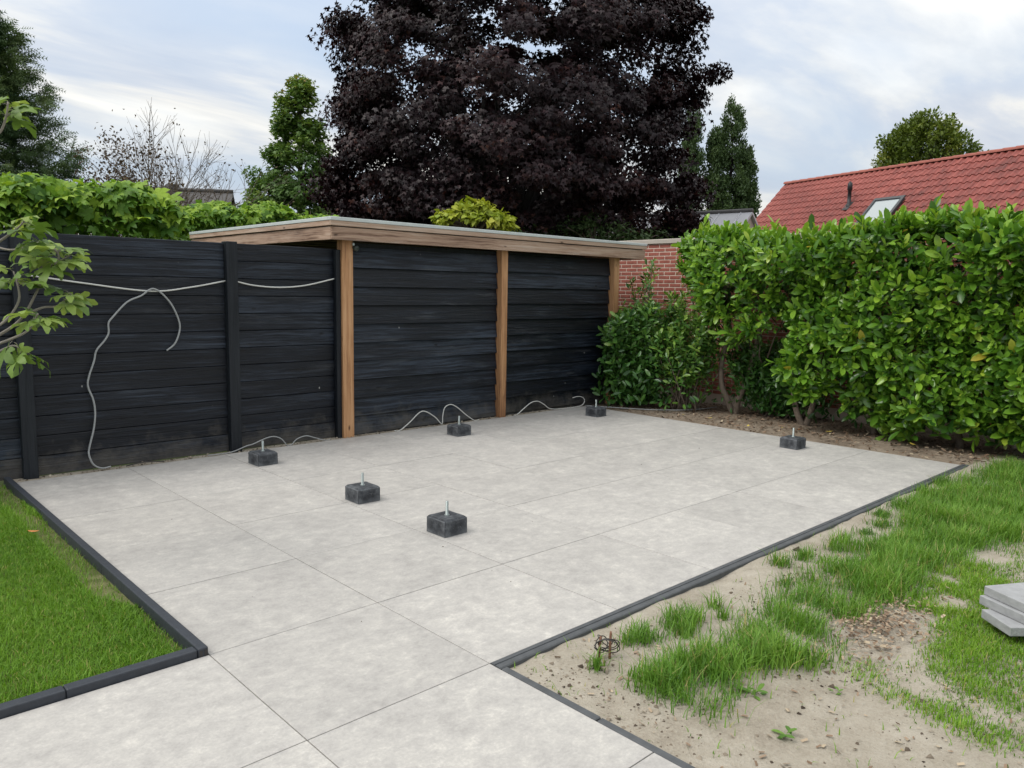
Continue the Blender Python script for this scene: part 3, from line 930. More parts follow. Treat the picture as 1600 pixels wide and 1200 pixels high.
# grey roofed outbuilding and dark roofed house
def gable(name, label, cat, p0, p1, wid, eave, ridge, rm, wm, ribs=0):
    p0, p1 = np.array(p0, float), np.array(p1, float)
    d = p1 - p0
    d /= np.linalg.norm(d)
    n = np.array([d[1], -d[0]])
    if n @ (CAM[:2] - p0) < 0:
        n = -n
    t = thing(name, label, cat, ((p0[0] + p1[0]) / 2, (p0[1] + p1[1]) / 2, 0))
    def q(e, s, z):
        w = e + n * s
        return (w[0], w[1], z)
    v = []
    for e in (p0 + d * 0.1, p1 - d * 0.1):
        v += [q(e, wid, -0.1), q(e, wid, eave - 0.06), q(e, 0, ridge - 0.12), q(e, -wid, eave - 0.06), q(e, -wid, -0.1)]
    obj("wall", v, [(0, 1, 2, 3, 4), (9, 8, 7, 6, 5), (0, 5, 6, 1), (3, 8, 9, 4)], wm, t)
    sl = (ridge - eave) / wid
    o_ = 0.2
    v = []
    for e in (p0, p1):
        v += [q(e, wid + o_, eave - sl * o_), q(e, 0, ridge), q(e, -wid - o_, eave - sl * o_)]
    v += [(x, y, z - 0.09) for x, y, z in v]
    rf = obj("roof", v, [(0, 1, 4, 3), (1, 2, 5, 4), (6, 9, 10, 7), (7, 10, 11, 8), (0, 6, 7, 1), (1, 7, 8, 2), (3, 4, 10, 9), (4, 5, 11, 10), (0, 3, 9, 6), (2, 8, 11, 5)], rm, t)
    mb = MB()
    mb.tube([q(p0, 0, ridge + 0.02), q(p1, 0, ridge + 0.02)], 0.07, 6)
    mb.build("ridge_cap", M['dark_roof'], rf)
    L = np.linalg.norm(p1 - p0)
    for k in range(ribs):
        e = p0 + d * L * (k + 0.5) / ribs
        a = np.array(q(e, 0.05, ridge + 0.01 - sl * 0.05))
        b_ = np.array(q(e, wid + o_, eave - sl * o_ + 0.01))
        mb = MB()
        mb.tube([a, b_], 0.022, 5)
        mb.build("seam", rm, rf)
    return t, rf


gable("outbuilding", "outbuilding with light grey seamed roof beyond the brick wall", "outbuilding", (20.1, 10.4), (19.1, 16.8), 2.4, 2.55, 4.25, M['grey_roof'], M['coping'], 9)
lt, lr = gable("neighbour_house", "distant house with dark slate roof left behind the fence", "house", (6.9, 24.4), (9.0, 23.1), 3.0, 2.6, 4.75, M['dark_roof'], M['brick'], 0)
box("chimney", (7.25, 24.0, 3.6), (7.6, 24.35, 4.95), M['dark_roof'], lr, 0.02)

# ------------------------------------------------------------------ leaf machinery
def leaf_template(kind):
    if kind == 'laurel':
        ys = [0, 0.28, 0.58, 0.84, 1.0]
        ws = [0.012, 0.13, 0.185, 0.14, 0.0]
        v, f = [], []
        for y, w in zip(ys, ws):
            zc = -0.16 * y * y
            v += [(-w, y, zc + w * 0.35), (0, y, zc), (w, y, zc + w * 0.35)]
        for k in range(3):
            a = k * 3
            f += [(a, a + 1, a + 4, a + 3), (a + 1, a + 2, a + 5, a + 4)]
        f += [(9, 10, 13), (10, 11, 13)]
        v = v[:12] + [(0, -0.12, 0.02), v[13]]
        return np.array(v), f
    if kind in ('maple5', 'plane', 'fig'):
        if kind == 'fig':
            lob = [(-118, 0.40, 0.20), (-52, 0.72, 0.23), (0, 1.0, 0.24), (52, 0.72, 0.23), (118, 0.40, 0.20)]
        else:
            lob = [(-110, 0.55, 0.0), (-52, 0.85, 0.0), (0, 1.0, 0.0), (52, 0.85, 0.0), (110, 0.55, 0.0)]
        c = np.array([0, 0.22, 0.0])
        v, f = [c], []
        notch = []
        angs = [math.radians(a) for a, _, _ in lob]
        nr = 0.26 if kind == 'fig' else 0.36
        bounds = [math.radians(-168)] + [(angs[k] + angs[k + 1]) / 2 for k in range(4)] + [math.radians(168)]
        nidx = []
        for a in bounds:
            r = nr if abs(a) < 2.5 else 0.2
            nidx.append(len(v))
            v.append(c + np.array([math.sin(a) * r, math.cos(a) * r, 0.02]))
        for k, (a, l, w) in enumerate(lob):
            a = math.radians(a)
            d = np.array([math.sin(a), math.cos(a), 0])
            s = np.array([d[1], -d[0], 0])
            if kind == 'fig':
                i0 = len(v)
                b = c + d * l * 0.62
                tip = c + d * l * 0.80 + np.array([0, 0, -0.18 * l])
                v += [b - s * w * 0.62 + np.array([0, 0, 0.0]), tip - s * w * 0.18, tip + s * w * 0.18, b + s * w * 0.62]
                f += [(0, nidx[k], i0, i0 + 3), (0, i0 + 3, nidx[k + 1]), (i0, i0 + 1, i0 + 2, i0 + 3)]
            else:
                i0 = len(v)
                tip = c + d * l * 0.78 + np.array([0, 0, -0.16 * l])
                if kind == 'plane':
                    m_ = c + d * l * 0.52
                    v += [m_ - s * 0.15, tip, m_ + s * 0.15]
                    f += [(0, nidx[k], i0, i0 + 2), (0, i0 + 2, nidx[k + 1]), (i0, i0 + 1, i0 + 2)]
                else:
                    v += [tip]
                    f += [(0, nidx[k], i0, nidx[k + 1])]
        v.append(np.array([0.0, -0.25, 0.05]))
        f.append((0, nidx[0], len(v) - 1))
        return np.array(v), f
    if kind == 'maple3':
        c = [0, 0.15, 0]
        v = [c, (-0.24, 0.0, 0.03), (-0.62, 0.42, -0.10), (-0.17, 0.48, 0.03), (0, 1.0, -0.18), (0.17, 0.48, 0.03), (0.62, 0.42, -0.10), (0.24, 0.0, 0.03)]
        f = [(0, 1, 2, 3), (0, 3, 4, 5), (0, 5, 6, 7)]
        return np.array(v, float), f
    if kind == 'oval':
        v = [(0, 0, 0), (-0.26, 0.45, 0.06), (0, 0.5, -0.02), (0.26, 0.45, 0.06), (0, 1.0, -0.10)]
        f = [(0, 2, 4, 1), (0, 3, 4, 2)]
        return np.array(v, float), f
    if kind == 'heart':
        v = [(0, 0.08, 0), (-0.30, 0.0, 0.04), (-0.42, 0.30, 0.05), (-0.22, 0.68, 0.0), (0, 1.0, -0.14), (0.22, 0.68, 0.0), (0.42, 0.30, 0.05), (0.30, 0.0, 0.04), (0, 0.5, -0.04)]
        f = [(0, 8, 2, 1), (8, 4, 3, 2), (0, 7, 6, 8), (8, 6, 5, 4)]
        return np.array(v, float), f
    if kind == 'spray':      # conifer twig: flat feather of needles
        v, f = [], []
        for k in range(5):
            y = 0.1 + 0.19 * k
            l = 0.30 * (1 - 0.13 * k)
            for s in (-1, 1):
                i0 = len(v)
                v += [(0, y - 0.03, 0), (0, y + 0.045, 0), (s * l, y + l * 0.8, -0.06)]
                f += [(i0, i0 + 1, i0 + 2)]
        i0 = len(v)
        v += [(-0.02, 0, 0), (0.02, 0, 0), (0, 1.05, -0.05)]
        f += [(i0, i0 + 1, i0 + 2)]
        return np.array(v, float), f
    if kind == 'blade':
        v = [(-0.5, 0, 0), (0.5, 0, 0), (0.38, 0.5, 0.0), (-0.38, 0.5, 0.0), (0, 1.0, 0.0)]
        return np.array(v, float), [(0, 1, 2, 3), (3, 2, 4)]


TMPL = {k: leaf_template(k) for k in ('laurel', 'maple5', 'plane', 'fig', 'maple3', 'oval', 'heart', 'spray')}


def frames(d, n):
    """rotation matrices with local Y = leaf direction and local Z about the normal"""
    d = d / (np.linalg.norm(d, axis=1)[:, None] + 1e-9)
    x = np.cross(d, n)
    x /= np.linalg.norm(x, axis=1)[:, None] + 1e-9
    z = np.cross(x, d)
    return np.stack([x, d, z], 2)


def fill_mesh(name, V, tf, N, tint, mat, smooth=False):
    nv = V.shape[1]
    ls = np.concatenate([np.array(q) for q in tf])
    lt_ = np.array([len(q) for q in tf])
    st = np.concatenate([[0], np.cumsum(lt_)[:-1]])
    loops = (ls[None, :] + (np.arange(N) * nv)[:, None]).ravel()
    starts = (st[None, :] + (np.arange(N) * len(ls))[:, None]).ravel()
    me = bpy.data.meshes.new(name)
    me.vertices.add(N * nv)
    me.vertices.foreach_set('co', V.astype(np.float32).ravel())
    me.loops.add(len(loops))
    me.loops.foreach_set('vertex_index', loops.astype(np.int32))
    me.polygons.add(N * len(tf))
    me.polygons.foreach_set('loop_start', starts.astype(np.int32))
    at = me.attributes.new('tint', 'FLOAT', 'FACE')
    at.data.foreach_set('value', np.repeat(np.clip(tint, 0.001, 1), len(tf)).astype(np.float32))
    if smooth:
        me.polygons.foreach_set('use_smooth', np.ones(N * len(tf), bool))
    me.materials.append(mat)
    me.update(calc_edges=True)
    return me


LEAFME = {}


def leaves(name, kind, pos, R, size, tint, mat, parent, parts=0, score=None, label=None, smooth=False, partname='leaf'):
    pos = np.asarray(pos, float)
    N = len(pos)
    size = np.broadcast_to(np.asarray(size, float), (N,))
    tv_, tf_ = TMPL[kind]
    keep = np.ones(N, bool)
    if parts:
        idx = np.argsort(-score)[:parts]
        keep[idx] = False
        key = (kind, mat.name)
        if key not in LEAFME:
            LEAFME[key] = mesh(partname, tv_, tf_, mat, smooth)
        for i in idx:
            o = link(partname, LEAFME[key], parent, pos[i])
            o.rotation_euler = Matrix(R[i].tolist()).to_euler()
            o.scale = (size[i],) * 3
    k = np.nonzero(keep)[0]
    if len(k) == 0:
        return None
    V = np.einsum('nij,vj->nvi', R[k], tv_) * size[k][:, None, None] + pos[k][:, None, :] - ORG[parent.name]
    me = fill_mesh(name, V, tf_, len(k), np.asarray(tint)[k], mat, smooth)
    o = link(name, me, parent, ORG[parent.name])
    return o


def unit(a):
    a = np.asarray(a, float)
    return a / (np.linalg.norm(a, axis=-1, keepdims=True) + 1e-9)


def rnd_dir(n, r=rng):
    return unit(r.normal(size=(n, 3)))


def view_score(pos, nrm=None):
    """how large a leaf shows: nearness, and whether it lies inside the frame"""
    d = pos - CAM
    dep = d @ FWD
    sx = np.abs((d @ RIGHT) / dep) < 0.655
    return np.where(sx, 1.0, 0.01) / np.maximum(dep, 0.1)


def whorls(c, ax, n, L, spread=(0.5, 1.15), r=rng, height=0.5):
    """leaf whorls (shoots): n leaves around each axis; returns positions, directions, normals, rank along the shoot"""
    K = len(c)
    ax = unit(ax)
    ref = np.where(np.abs(ax[:, 2:3]) < 0.9, np.array([[0, 0, 1.0]]), np.array([[1.0, 0, 0]]))
    a = unit(np.cross(ax, ref))
    b = np.cross(ax, a)
    P_, D_, N_, T_ = [], [], [], []
    ph = r.uniform(0, 6.28, K)
    for k in range(n):
        t = k / max(1, n - 1)
        th = ph + k * 2.4 + r.normal(0, 0.2, K)
        sp = spread[1] + (spread[0] - spread[1]) * t + r.normal(0, 0.12, K)
        rad = np.cos(th)[:, None] * a + np.sin(th)[:, None] * b
        d = np.cos(sp)[:, None] * ax + np.sin(sp)[:, None] * rad
        nrm = -np.cos(sp)[:, None] * rad + np.sin(sp)[:, None] * ax
        P_.append(c + ax * (t - 0.5) * L * height * 2)
        D_.append(d)
        N_.append(nrm)
        T_.append(np.full(K, t))
    return np.concatenate(P_), np.concatenate(D_), np.concatenate(N_), np.concatenate(T_)


def lumps(p, r, amp, n=9, fr=(0.8, 3.0)):
    out = np.zeros(len(p))
    for _ in range(n):
        k = rnd_dir(1, r)[0] * r.uniform(*fr)
        out += np.sin(p @ k + r.uniform(0, 6.28))
    return amp * out / math.sqrt(n)


# ------------------------------------------------------------------ laurel hedge
def build_hedge():
    r = np.random.default_rng(21)
    h = thing("laurel_hedge", "tall clipped cherry laurel hedge along the right side", "hedge", (7.45, 0.5, 0))
    n = 3500
    y = r.uniform(-2.6, 4.1, n)
    w = r.uniform(0, 3.3, n)           # runs up the face (0..2.45) then over the top (rest)
    z = np.minimum(w, 2.36)
    x = np.where(w > 2.36, 6.98 + (w - 2.36) * 0.95, 6.98)
    # face bulge
    p0 = np.stack([np.zeros(n), y, z], 1)
    lump = lumps(p0, r, 0.20, 9, (1.5, 7))
    x = x + np.where(w > 2.36, 0, 1) * (lump + 0.28 * np.clip((0.75 - z) / 0.75, 0, 1) - 0.05) + np.where(y > 2.9, (y - 2.9) * 0.16, 0)
    ztop = 2.33 + 0.05 * np.sin(y * 2.1) + 0.03 * np.sin(y * 5.3 + 1)
    z = np.where(w > 2.36, ztop + lump * 0.35, z * (ztop - 0.03) / 2.36)
    # rounded far end
    ok = np.ones(n, bool)
    low = np.where(y > 2.25, 1.22 + 0.16 * np.sin(y * 6), np.where(y > 1.55, 0.55 + 0.2 * np.sin(y * 9), 0.20 + 0.08 * np.sin(y * 5)))
    ok &= z > low + r.normal(0, 0.08, n)
    ok &= y < np.interp(z, [0.9, 1.27, 1.65, 2.0, 2.4], [2.9, 3.30, 3.62, 3.86, 3.94]) + r.normal(0, 0.04, n)
    ok &= r.uniform(0, 1, n) < np.where((y > 2.25), 0.86, 1.0)
    # end cap of hedge facing the fence
    m = 260
    xe = r.uniform(7.0, 7.8, m)
    ze = r.uniform(1.4, 2.34, m)
    ye = np.interp(ze, [0.9, 1.27, 1.65, 2.0, 2.4], [2.9, 3.30, 3.62, 3.86, 3.94]) - 0.18 * np.abs(xe - 7.4) + r.normal(0, 0.05, m)
    c = np.concatenate([np.stack([x, y, z], 1)[ok], np.stack([xe, ye, ze], 1)])
    nf = np.where(((w > 2.36)[:, None]), np.array([[-0.25, 0, 1.0]]), np.array([[-1.0, -0.05, 0.32]]))[ok]
    nrm = np.concatenate([nf, np.tile([[-0.35, 0.9, 0.35]], (m, 1))])
    c = c - unit(nrm) * (np.abs(r.normal(0, 0.07, (len(c), 1))) - 0.05)
    ax = unit(unit(nrm) + r.normal(0, 0.5, c.shape) + np.array([0, 0, 0.30]))
    # upright young shoots along the top
    k = 260
    ys = r.uniform(-2.5, 3.88, k)
    cs = np.stack([r.uniform(6.98, 7.7, k), ys, 2.35 + 0.05 * np.sin(ys * 2.1) + np.abs(r.normal(0, 0.055, k))], 1)
    axs = unit(np.array([0, 0, 1.0]) + r.normal(0, 0.22, (k, 3)))
    P_, D_, N_, T_ = whorls(c, ax, 8, 0.16, (0.45, 1.25), r)
    Ps, Ds, Ns, Ts = whorls(cs, axs, 9, 0.15, (0.2, 0.75), r, 0.55)
    pos = np.concatenate([P_, Ps])
    D = np.concatenate([D_, Ds])
    Nn = np.concatenate([N_, Ns])
    D = unit(D + np.array([0, 0, -0.10]) + r.normal(0, 0.10, D.shape))
    size = np.clip(r.lognormal(math.log(0.130), 0.24, len(pos)), 0.07, 0.21) * np.where(pos[:, 1] > 2.2, 0.9, 1.0)
    nsh = len(c)
    shade = np.tile(r.uniform(0.12, 0.80, nsh), 8)
    zt = np.clip((P_[:, 2] - 0.3) / 2.2, 0, 1)
    tint = np.concatenate([np.clip(shade + 0.22 * (T_ - 0.4) + r.normal(0, 0.10, len(shade)), 0.02, 0.97),
                           np.clip(0.62 + 0.25 * Ts + r.normal(0, 0.1, len(Ts)), 0.05, 0.97)])
    tint[r.uniform(0, 1, len(tint)) < 0.003] = 1.0
    R = frames(D, Nn)
    score = view_score(pos) * np.where(pos[:, 0] < 7.25, 1, 0.3) * (0.6 + 0.4 * np.abs(np.einsum('ni,ni->n', R[:, :, 2], unit(CAM - pos)))) * size
    o = leaves("foliage", 'laurel', pos, R, size, tint, M['laurel'], h, 290, score, smooth=True)
    tag(o, kind='stuff')
    # inner leaves, shade of the hedge's gaps put into their dark colour
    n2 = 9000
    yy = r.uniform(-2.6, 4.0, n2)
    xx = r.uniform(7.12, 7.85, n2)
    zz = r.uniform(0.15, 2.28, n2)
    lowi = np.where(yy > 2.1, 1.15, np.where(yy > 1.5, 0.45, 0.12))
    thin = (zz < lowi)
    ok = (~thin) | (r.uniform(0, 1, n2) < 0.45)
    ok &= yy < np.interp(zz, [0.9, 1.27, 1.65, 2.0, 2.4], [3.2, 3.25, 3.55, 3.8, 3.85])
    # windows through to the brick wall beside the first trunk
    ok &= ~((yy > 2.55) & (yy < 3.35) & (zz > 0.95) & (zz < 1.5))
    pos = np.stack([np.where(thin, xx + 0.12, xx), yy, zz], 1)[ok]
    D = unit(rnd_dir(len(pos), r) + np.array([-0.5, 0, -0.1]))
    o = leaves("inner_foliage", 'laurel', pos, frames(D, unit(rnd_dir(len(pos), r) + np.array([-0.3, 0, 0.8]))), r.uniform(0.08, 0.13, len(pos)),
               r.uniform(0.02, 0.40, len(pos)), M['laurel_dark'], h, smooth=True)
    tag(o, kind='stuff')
    # trunks and limbs
    def trunk(paths, rad):
        mb = MB()
        for pth in paths:
            q = catmull(pth, 5)
            mb.tube(q, np.linspace(rad, rad * 0.5, len(q)), 8)
        mb.build("trunk", M['bark'], h)
    trunk([[(7.50, 3.27, -0.05), (7.43, 3.32, 0.15), (7.36, 3.40, 0.4), (7.38, 3.42, 0.75), (7.42, 3.38, 1.2), (7.45, 3.5, 1.9)],
           [(7.50, 3.26, -0.05), (7.50, 3.20, 0.2), (7.52, 3.10, 0.5), (7.50, 2.98, 0.9), (7.48, 2.92, 1.3), (7.5, 2.8, 1.9)]], 0.05)
    trunk([[(7.36, 2.17, -0.05), (7.32, 2.26, 0.18), (7.34, 2.33, 0.45), (7.4, 2.38, 0.9), (7.45, 2.4, 1.6)],
           [(7.37, 2.15, -0.05), (7.36, 2.08, 0.2), (7.42, 2.05, 0.5), (7.45, 2.0, 1.2)]], 0.045)
    trunk([[(7.45, 1.3, -0.05), (7.42, 1.36, 0.4), (7.45, 1.3, 1.4)]], 0.045)
    trunk([[(7.45, 0.35, -0.05), (7.44, 0.4, 0.4), (7.45, 0.3, 1.4)]], 0.045)
    trunk([[(7.45, -0.7, -0.05), (7.44, -0.66, 0.4), (7.45, -0.7, 1.4)]], 0.045)
    mb = MB()
    for k in range(70):
        y0 = r.uniform(-2.4, 4.0)
        z0 = r.uniform(0.7, 1.9)
        a = np.array([7.45, y0, z0])
        b_ = a + np.array([r.uniform(-0.45, 0.3), r.uniform(-0.3, 0.3), r.uniform(0.2, 0.6)])
        mb.tube([a, (a + b_) / 2 + r.normal(0, 0.03, 3), b_], [0.014, 0.010, 0.005], 5)
    tag(mb.build("branches", M['bark'], h), kind='stuff')


build_hedge()


def build_shrub(label, base, nst, height, spread, seed, dens, leaf, tintr, parts, lean=(0, 0), lowfill=0, zmin=0.25, boxr=None):
    r = np.random.default_rng(seed)
    t = thing("laurel_shrub", label, "shrub", (base[0], base[1], 0))
    mb = MB()
    C_, A_ = [], []
    for k in range(nst):
        th = r.uniform(0, 6.28)
        s = spread * math.sqrt(r.uniform(0.02, 1))
        b0 = np.array([base[0] + r.normal(0, 0.10), base[1] + r.normal(0, 0.12), -0.03])
        hh = height * r.uniform(0.55, 1.0)
        tip = b0 + np.array([math.cos(th) * s * 0.75 + lean[0], math.sin(th) * s * 1.1 + lean[1], hh])
        q = catmull([b0, b0 * 0.62 + tip * 0.38 + np.array([r.normal(0, .05), r.normal(0, .05), -0.04]), b0 * 0.3 + tip * 0.7 + r.normal(0, .03, 3), tip], 6)
        mb.tube(q, np.linspace(0.013, 0.004, len(q)), 5)
        dirs = np.gradient(q, axis=0)
        for j in range(len(q)):
            if q[j][2] < zmin * r.uniform(0.6, 1.3):
                continue
            for _ in range(dens):
                side = rnd_dir(1, r)[0] * np.array([1, 1, 0.5])
                C_.append(q[j] + side * r.uniform(0, 0.13))
                A_.append(unit(dirs[j]) * 0.8 + side * 0.9 + np.array([-0.25, -0.2, 0.25]))
        for _ in range(2):
            C_.append(tip.copy())
            A_.append(unit(dirs[-1]) + r.normal(0, 0.15, 3))
    mb.build("stems", M['bark'], t)
    c, ax = np.array(C_), unit(np.array(A_))
    P_, D_, N_, T_ = whorls(c, ax, 5, 0.10, (0.45, 1.25), r)
    D_ = unit(D_ + r.normal(0, 0.12, D_.shape) + np.array([0, 0, -0.06]))
    if lowfill:
        q = np.stack([r.normal(base[0] + lean[0], spread * 0.42, lowfill), r.normal(base[1] + lean[1], spread * 0.6, lowfill), r.uniform(0.08, height * 0.62, lowfill)], 1)
        P_ = np.concatenate([P_, q])
        D_ = np.concatenate([D_, unit(rnd_dir(lowfill, r) + np.array([-0.6, -0.4, 0.1]))])
        N_ = np.concatenate([N_, unit(rnd_dir(lowfill, r) * 0.6 + np.array([-0.4, -0.3, 0.8]))])
        T_ = np.concatenate([T_, np.zeros(lowfill)])
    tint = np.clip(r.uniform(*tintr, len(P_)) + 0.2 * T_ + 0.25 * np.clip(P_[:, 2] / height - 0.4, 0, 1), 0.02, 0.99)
    if boxr is not None:
        okb = (P_[:, 1] < boxr[0]) & (P_[:, 0] < boxr[1]) & (P_[:, 0] > boxr[2]) & (P_[:, 2] > 0.03)
        P_, D_, N_, T_, tint = P_[okb], D_[okb], N_[okb], T_[okb], tint[okb]
    size = r.uniform(0.7, 1.15, len(P_)) * leaf
    sc = view_score(P_) * size * r.uniform(0.8, 1.2, len(P_))
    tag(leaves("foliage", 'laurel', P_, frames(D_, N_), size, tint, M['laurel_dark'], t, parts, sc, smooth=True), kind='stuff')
    return t


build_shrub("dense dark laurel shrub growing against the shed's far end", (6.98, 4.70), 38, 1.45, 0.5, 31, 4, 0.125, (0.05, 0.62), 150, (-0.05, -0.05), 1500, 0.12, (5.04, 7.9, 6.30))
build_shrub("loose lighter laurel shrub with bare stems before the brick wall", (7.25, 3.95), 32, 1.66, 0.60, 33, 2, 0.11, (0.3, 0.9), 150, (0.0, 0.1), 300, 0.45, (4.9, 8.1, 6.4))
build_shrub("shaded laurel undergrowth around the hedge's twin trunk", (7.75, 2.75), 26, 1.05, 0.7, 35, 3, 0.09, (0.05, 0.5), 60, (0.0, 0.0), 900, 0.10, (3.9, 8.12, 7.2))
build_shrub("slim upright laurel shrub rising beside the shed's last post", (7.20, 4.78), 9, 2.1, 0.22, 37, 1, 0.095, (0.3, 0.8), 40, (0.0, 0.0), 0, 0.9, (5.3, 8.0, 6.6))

# ------------------------------------------------------------------ fig tree at the left
def build_fig():
    r = np.random.default_rng(41)
    t = thing("fig_tree", "young fig tree reaching in from the left over the lawn", "tree", (-1.95, 2.85, 0))
    mb = MB()
    mb.tube(catmull([(-1.95, 2.85, -0.05), (-1.9, 2.84, 0.4), (-1.82, 2.8, 0.8), (-1.62, 2.75, 1.15), (-1.38, 2.67, 1.33)], 6), np.linspace(0.05, 0.02, 25), 8)
    mb.tube(catmull([(-1.86, 2.82, 0.6), (-1.8, 2.85, 1.1), (-1.6, 2.9, 1.6), (-1.33, 2.84, 1.84)], 6), np.linspace(0.035, 0.014, 19), 7)
    mb.tube(catmull([(-1.75, 2.86, 1.2), (-1.7, 2.8, 1.8), (-1.5, 2.7, 2.3), (-1.32, 2.66, 2.44)], 6), np.linspace(0.03, 0.012, 19), 7)
    mb.build("trunk", M['bark_pale'], t)
    B = [[(-1.38, 2.67, 1.33), (-1.23, 2.62, 1.45), (-1.13, 2.62, 1.63), (-1.07, 2.65, 1.74), (-0.96, 2.63, 1.82)],
         [(-1.40, 2.67, 1.29), (-1.28, 2.58, 1.35), (-1.21, 2.52, 1.40), (-1.18, 2.43, 1.49)],
         [(-1.42, 2.60, 1.37), (-1.30, 2.61, 1.45), (-1.24, 2.57, 1.56), (-1.24, 2.59, 1.66), (-1.25, 2.61, 1.72)],
         [(-1.20, 2.62, 1.48), (-1.12, 2.60, 1.52), (-1.03, 2.65, 1.53), (-0.97, 2.60, 1.60)],
         [(-1.40, 2.95, 1.80), (-1.29, 3.08, 1.87), (-1.19, 2.99, 1.85), (-1.12, 2.92, 1.87), (-1.08, 2.89, 1.90)],
         [(-1.32, 2.66, 2.44), (-1.27, 2.62, 2.47), (-1.24, 2.60, 2.56), (-1.23, 2.60, 2.63)],
         [(-1.33, 2.84, 1.84), (-1.24, 2.77, 1.92), (-1.19, 2.73, 1.97), (-1.16, 2.71, 2.01)],
         [(-1.39, 2.66, 1.24), (-1.28, 2.57, 1.31), (-1.24, 2.52, 1.27)],
         [(-1.13, 2.62, 1.63), (-1.10, 2.66, 1.72), (-1.11, 2.66, 1.80)],
         [(-1.07, 2.65, 1.74), (-1.02, 2.62, 1.80), (-1.04, 2.62, 1.86)]]
    pos, D, N_ = [], [], []
    for b_ in B:
        mb = MB()
        q = catmull(b_, 5)
        mb.tube(q, np.linspace(0.0085, 0.0045, len(q)), 6)
        tip = q[-1]
        d = unit(q[-1] - q[-3])
        for k in range(9 if len(b_) > 3 else 6):
            th = k * 2.4 + r.uniform(0, 1)
            out = np.array([math.cos(th), math.sin(th), 0.1])
            dd = unit(out + d * 0.5 + np.array([0.15, 0, -0.25 + r.uniform(-0.4, 0.3)]))
            s = tip - d * r.uniform(0, 0.10)
            e = s + dd * r.uniform(0.03, 0.055)
            mb.tube([s, (s + e) / 2 + np.array([0, 0, 0.006]), e], [0.0022, 0.0018, 0.0015], 4)
            pos.append(e)
            D.append(unit(dd + np.array([0, 0, -0.35])))
            N_.append(unit(np.array([0, 0, 1.0]) + r.normal(0, 0.45, 3)))
        mb.build("twig", M['bark_pale'], t)
    pos, D, N_ = np.array(pos), np.array(D), np.array(N_)
    size = r.uniform(0.11, 0.18, len(pos))
    leaves("foliage", 'fig', pos, frames(D, N_), size, r.uniform(0, 1, len(pos)), M['fig'], t, len(pos), np.ones(len(pos)), smooth=True)


build_fig()

# ------------------------------------------------------------------ plane-leaf hedges behind the fence
def build_plane(label, p0, p1, z0, z1, n, leaf, seed, parts, thick=0.7, dome=0.12):
    r = np.random.default_rng(seed)
    p0, p1 = np.array(p0, float), np.array(p1, float)
    t = thing("plane_tree_hedge", label, "hedge", ((p0[0] + p1[0]) / 2, (p0[1] + p1[1]) / 2, 0))
    d = unit(p1 - p0)
    nn_ = np.array([-d[1], d[0]])
    s = r.uniform(0, 1, n)
    w = r.uniform(-thick / 2, thick / 2, n)
    top = z1 + dome * np.sin(s * 9 + seed) * 0.6 + dome * 0.5 * np.sin(s * 23)
    zc = top - np.abs(r.exponential(0.18, n)) * 1.0 - 0.6 * (w / thick) ** 2
    zc = np.maximum(zc, z0 + r.uniform(0, 0.3, n))
    xy = p0 + (p1 - p0) * s[:, None] + nn_ * w[:, None]
    pos = np.stack([xy[:, 0], xy[:, 1], zc], 1)
    out = np.stack([r.normal(-0.25, 0.5, n), r.normal(-0.55, 0.5, n), r.normal(-0.45, 0.35, n)], 1)
    N_ = unit(np.array([-0.15, -0.35, 0.8]) + r.normal(0, 0.45, (n, 3)))
    size = leaf * r.uniform(0.65, 1.2, n)
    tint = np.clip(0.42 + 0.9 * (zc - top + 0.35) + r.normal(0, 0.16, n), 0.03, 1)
    sc = view_score(pos) * size * np.where(zc > 2.12, 1, 0.05) * (1.2 - (w / thick))
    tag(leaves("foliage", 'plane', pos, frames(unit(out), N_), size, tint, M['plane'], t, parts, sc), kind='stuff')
    mb = MB()
    L = np.linalg.norm(p1 - p0)
    for k in range(max(2, int(L / 1.3))):
        q = p0 + d * (k + 0.5) * 1.3
        mb.tube([(q[0], q[1], -0.16), (q[0] + 0.02, q[1], 1.2), (q[0], q[1], z1 - 0.25)], [0.05, 0.04, 0.015], 7)
    # sprouting twigs at the top
    for k in range(int(L * 8)):
        s_ = r.uniform(0, L)
        q = p0 + d * s_
        mb.tube([(q[0], q[1], z1 - 0.5), (q[0] + r.normal(0, .1), q[1] + r.normal(0, .1), z1 + r.uniform(-0.1, 0.06))], [0.008, 0.003], 5)
    mb.build("stems", M['bark'], t)


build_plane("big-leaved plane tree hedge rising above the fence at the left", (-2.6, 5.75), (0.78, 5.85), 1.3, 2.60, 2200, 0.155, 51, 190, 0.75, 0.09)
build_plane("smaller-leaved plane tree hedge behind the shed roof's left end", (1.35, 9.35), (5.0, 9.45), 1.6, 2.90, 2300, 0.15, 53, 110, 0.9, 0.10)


# ------------------------------------------------------------------ trees
def branches(mb, p, d, L, r0_, depth, r, tips, droop=0.0, spreadk=0.6, nchild=(2, 4), minr=0.01, seg=7):
    q = [np.array(p, float)]
    dd = unit(d)
    n = 4
    for k in range(n):
        dd = unit(dd + r.normal(0, 0.10, 3) + np.array([0, 0, -droop]))
        q.append(q[-1] + dd * L / n)
    mb.tube(q, np.linspace(r0_, r0_ * 0.62, len(q)), seg)
    if depth == 0:
        tips.append((q[-1], dd))
        return
    for k in range(r.integers(*nchild)):
        j = r.integers(2, n + 1)
        nd_ = unit(dd + rnd_dir(1, r)[0] * spreadk)
        branches(mb, q[j], nd_, L * r.uniform(0.6, 0.8), max(minr, r0_ * 0.55), depth - 1, r, tips, droop, spreadk, nchild, minr, max(4, seg - 1))
    branches(mb, q[-1], dd, L * 0.7, max(minr, r0_ * 0.6), depth - 1, r, tips, droop, spreadk, nchild, minr, max(4, seg - 1))


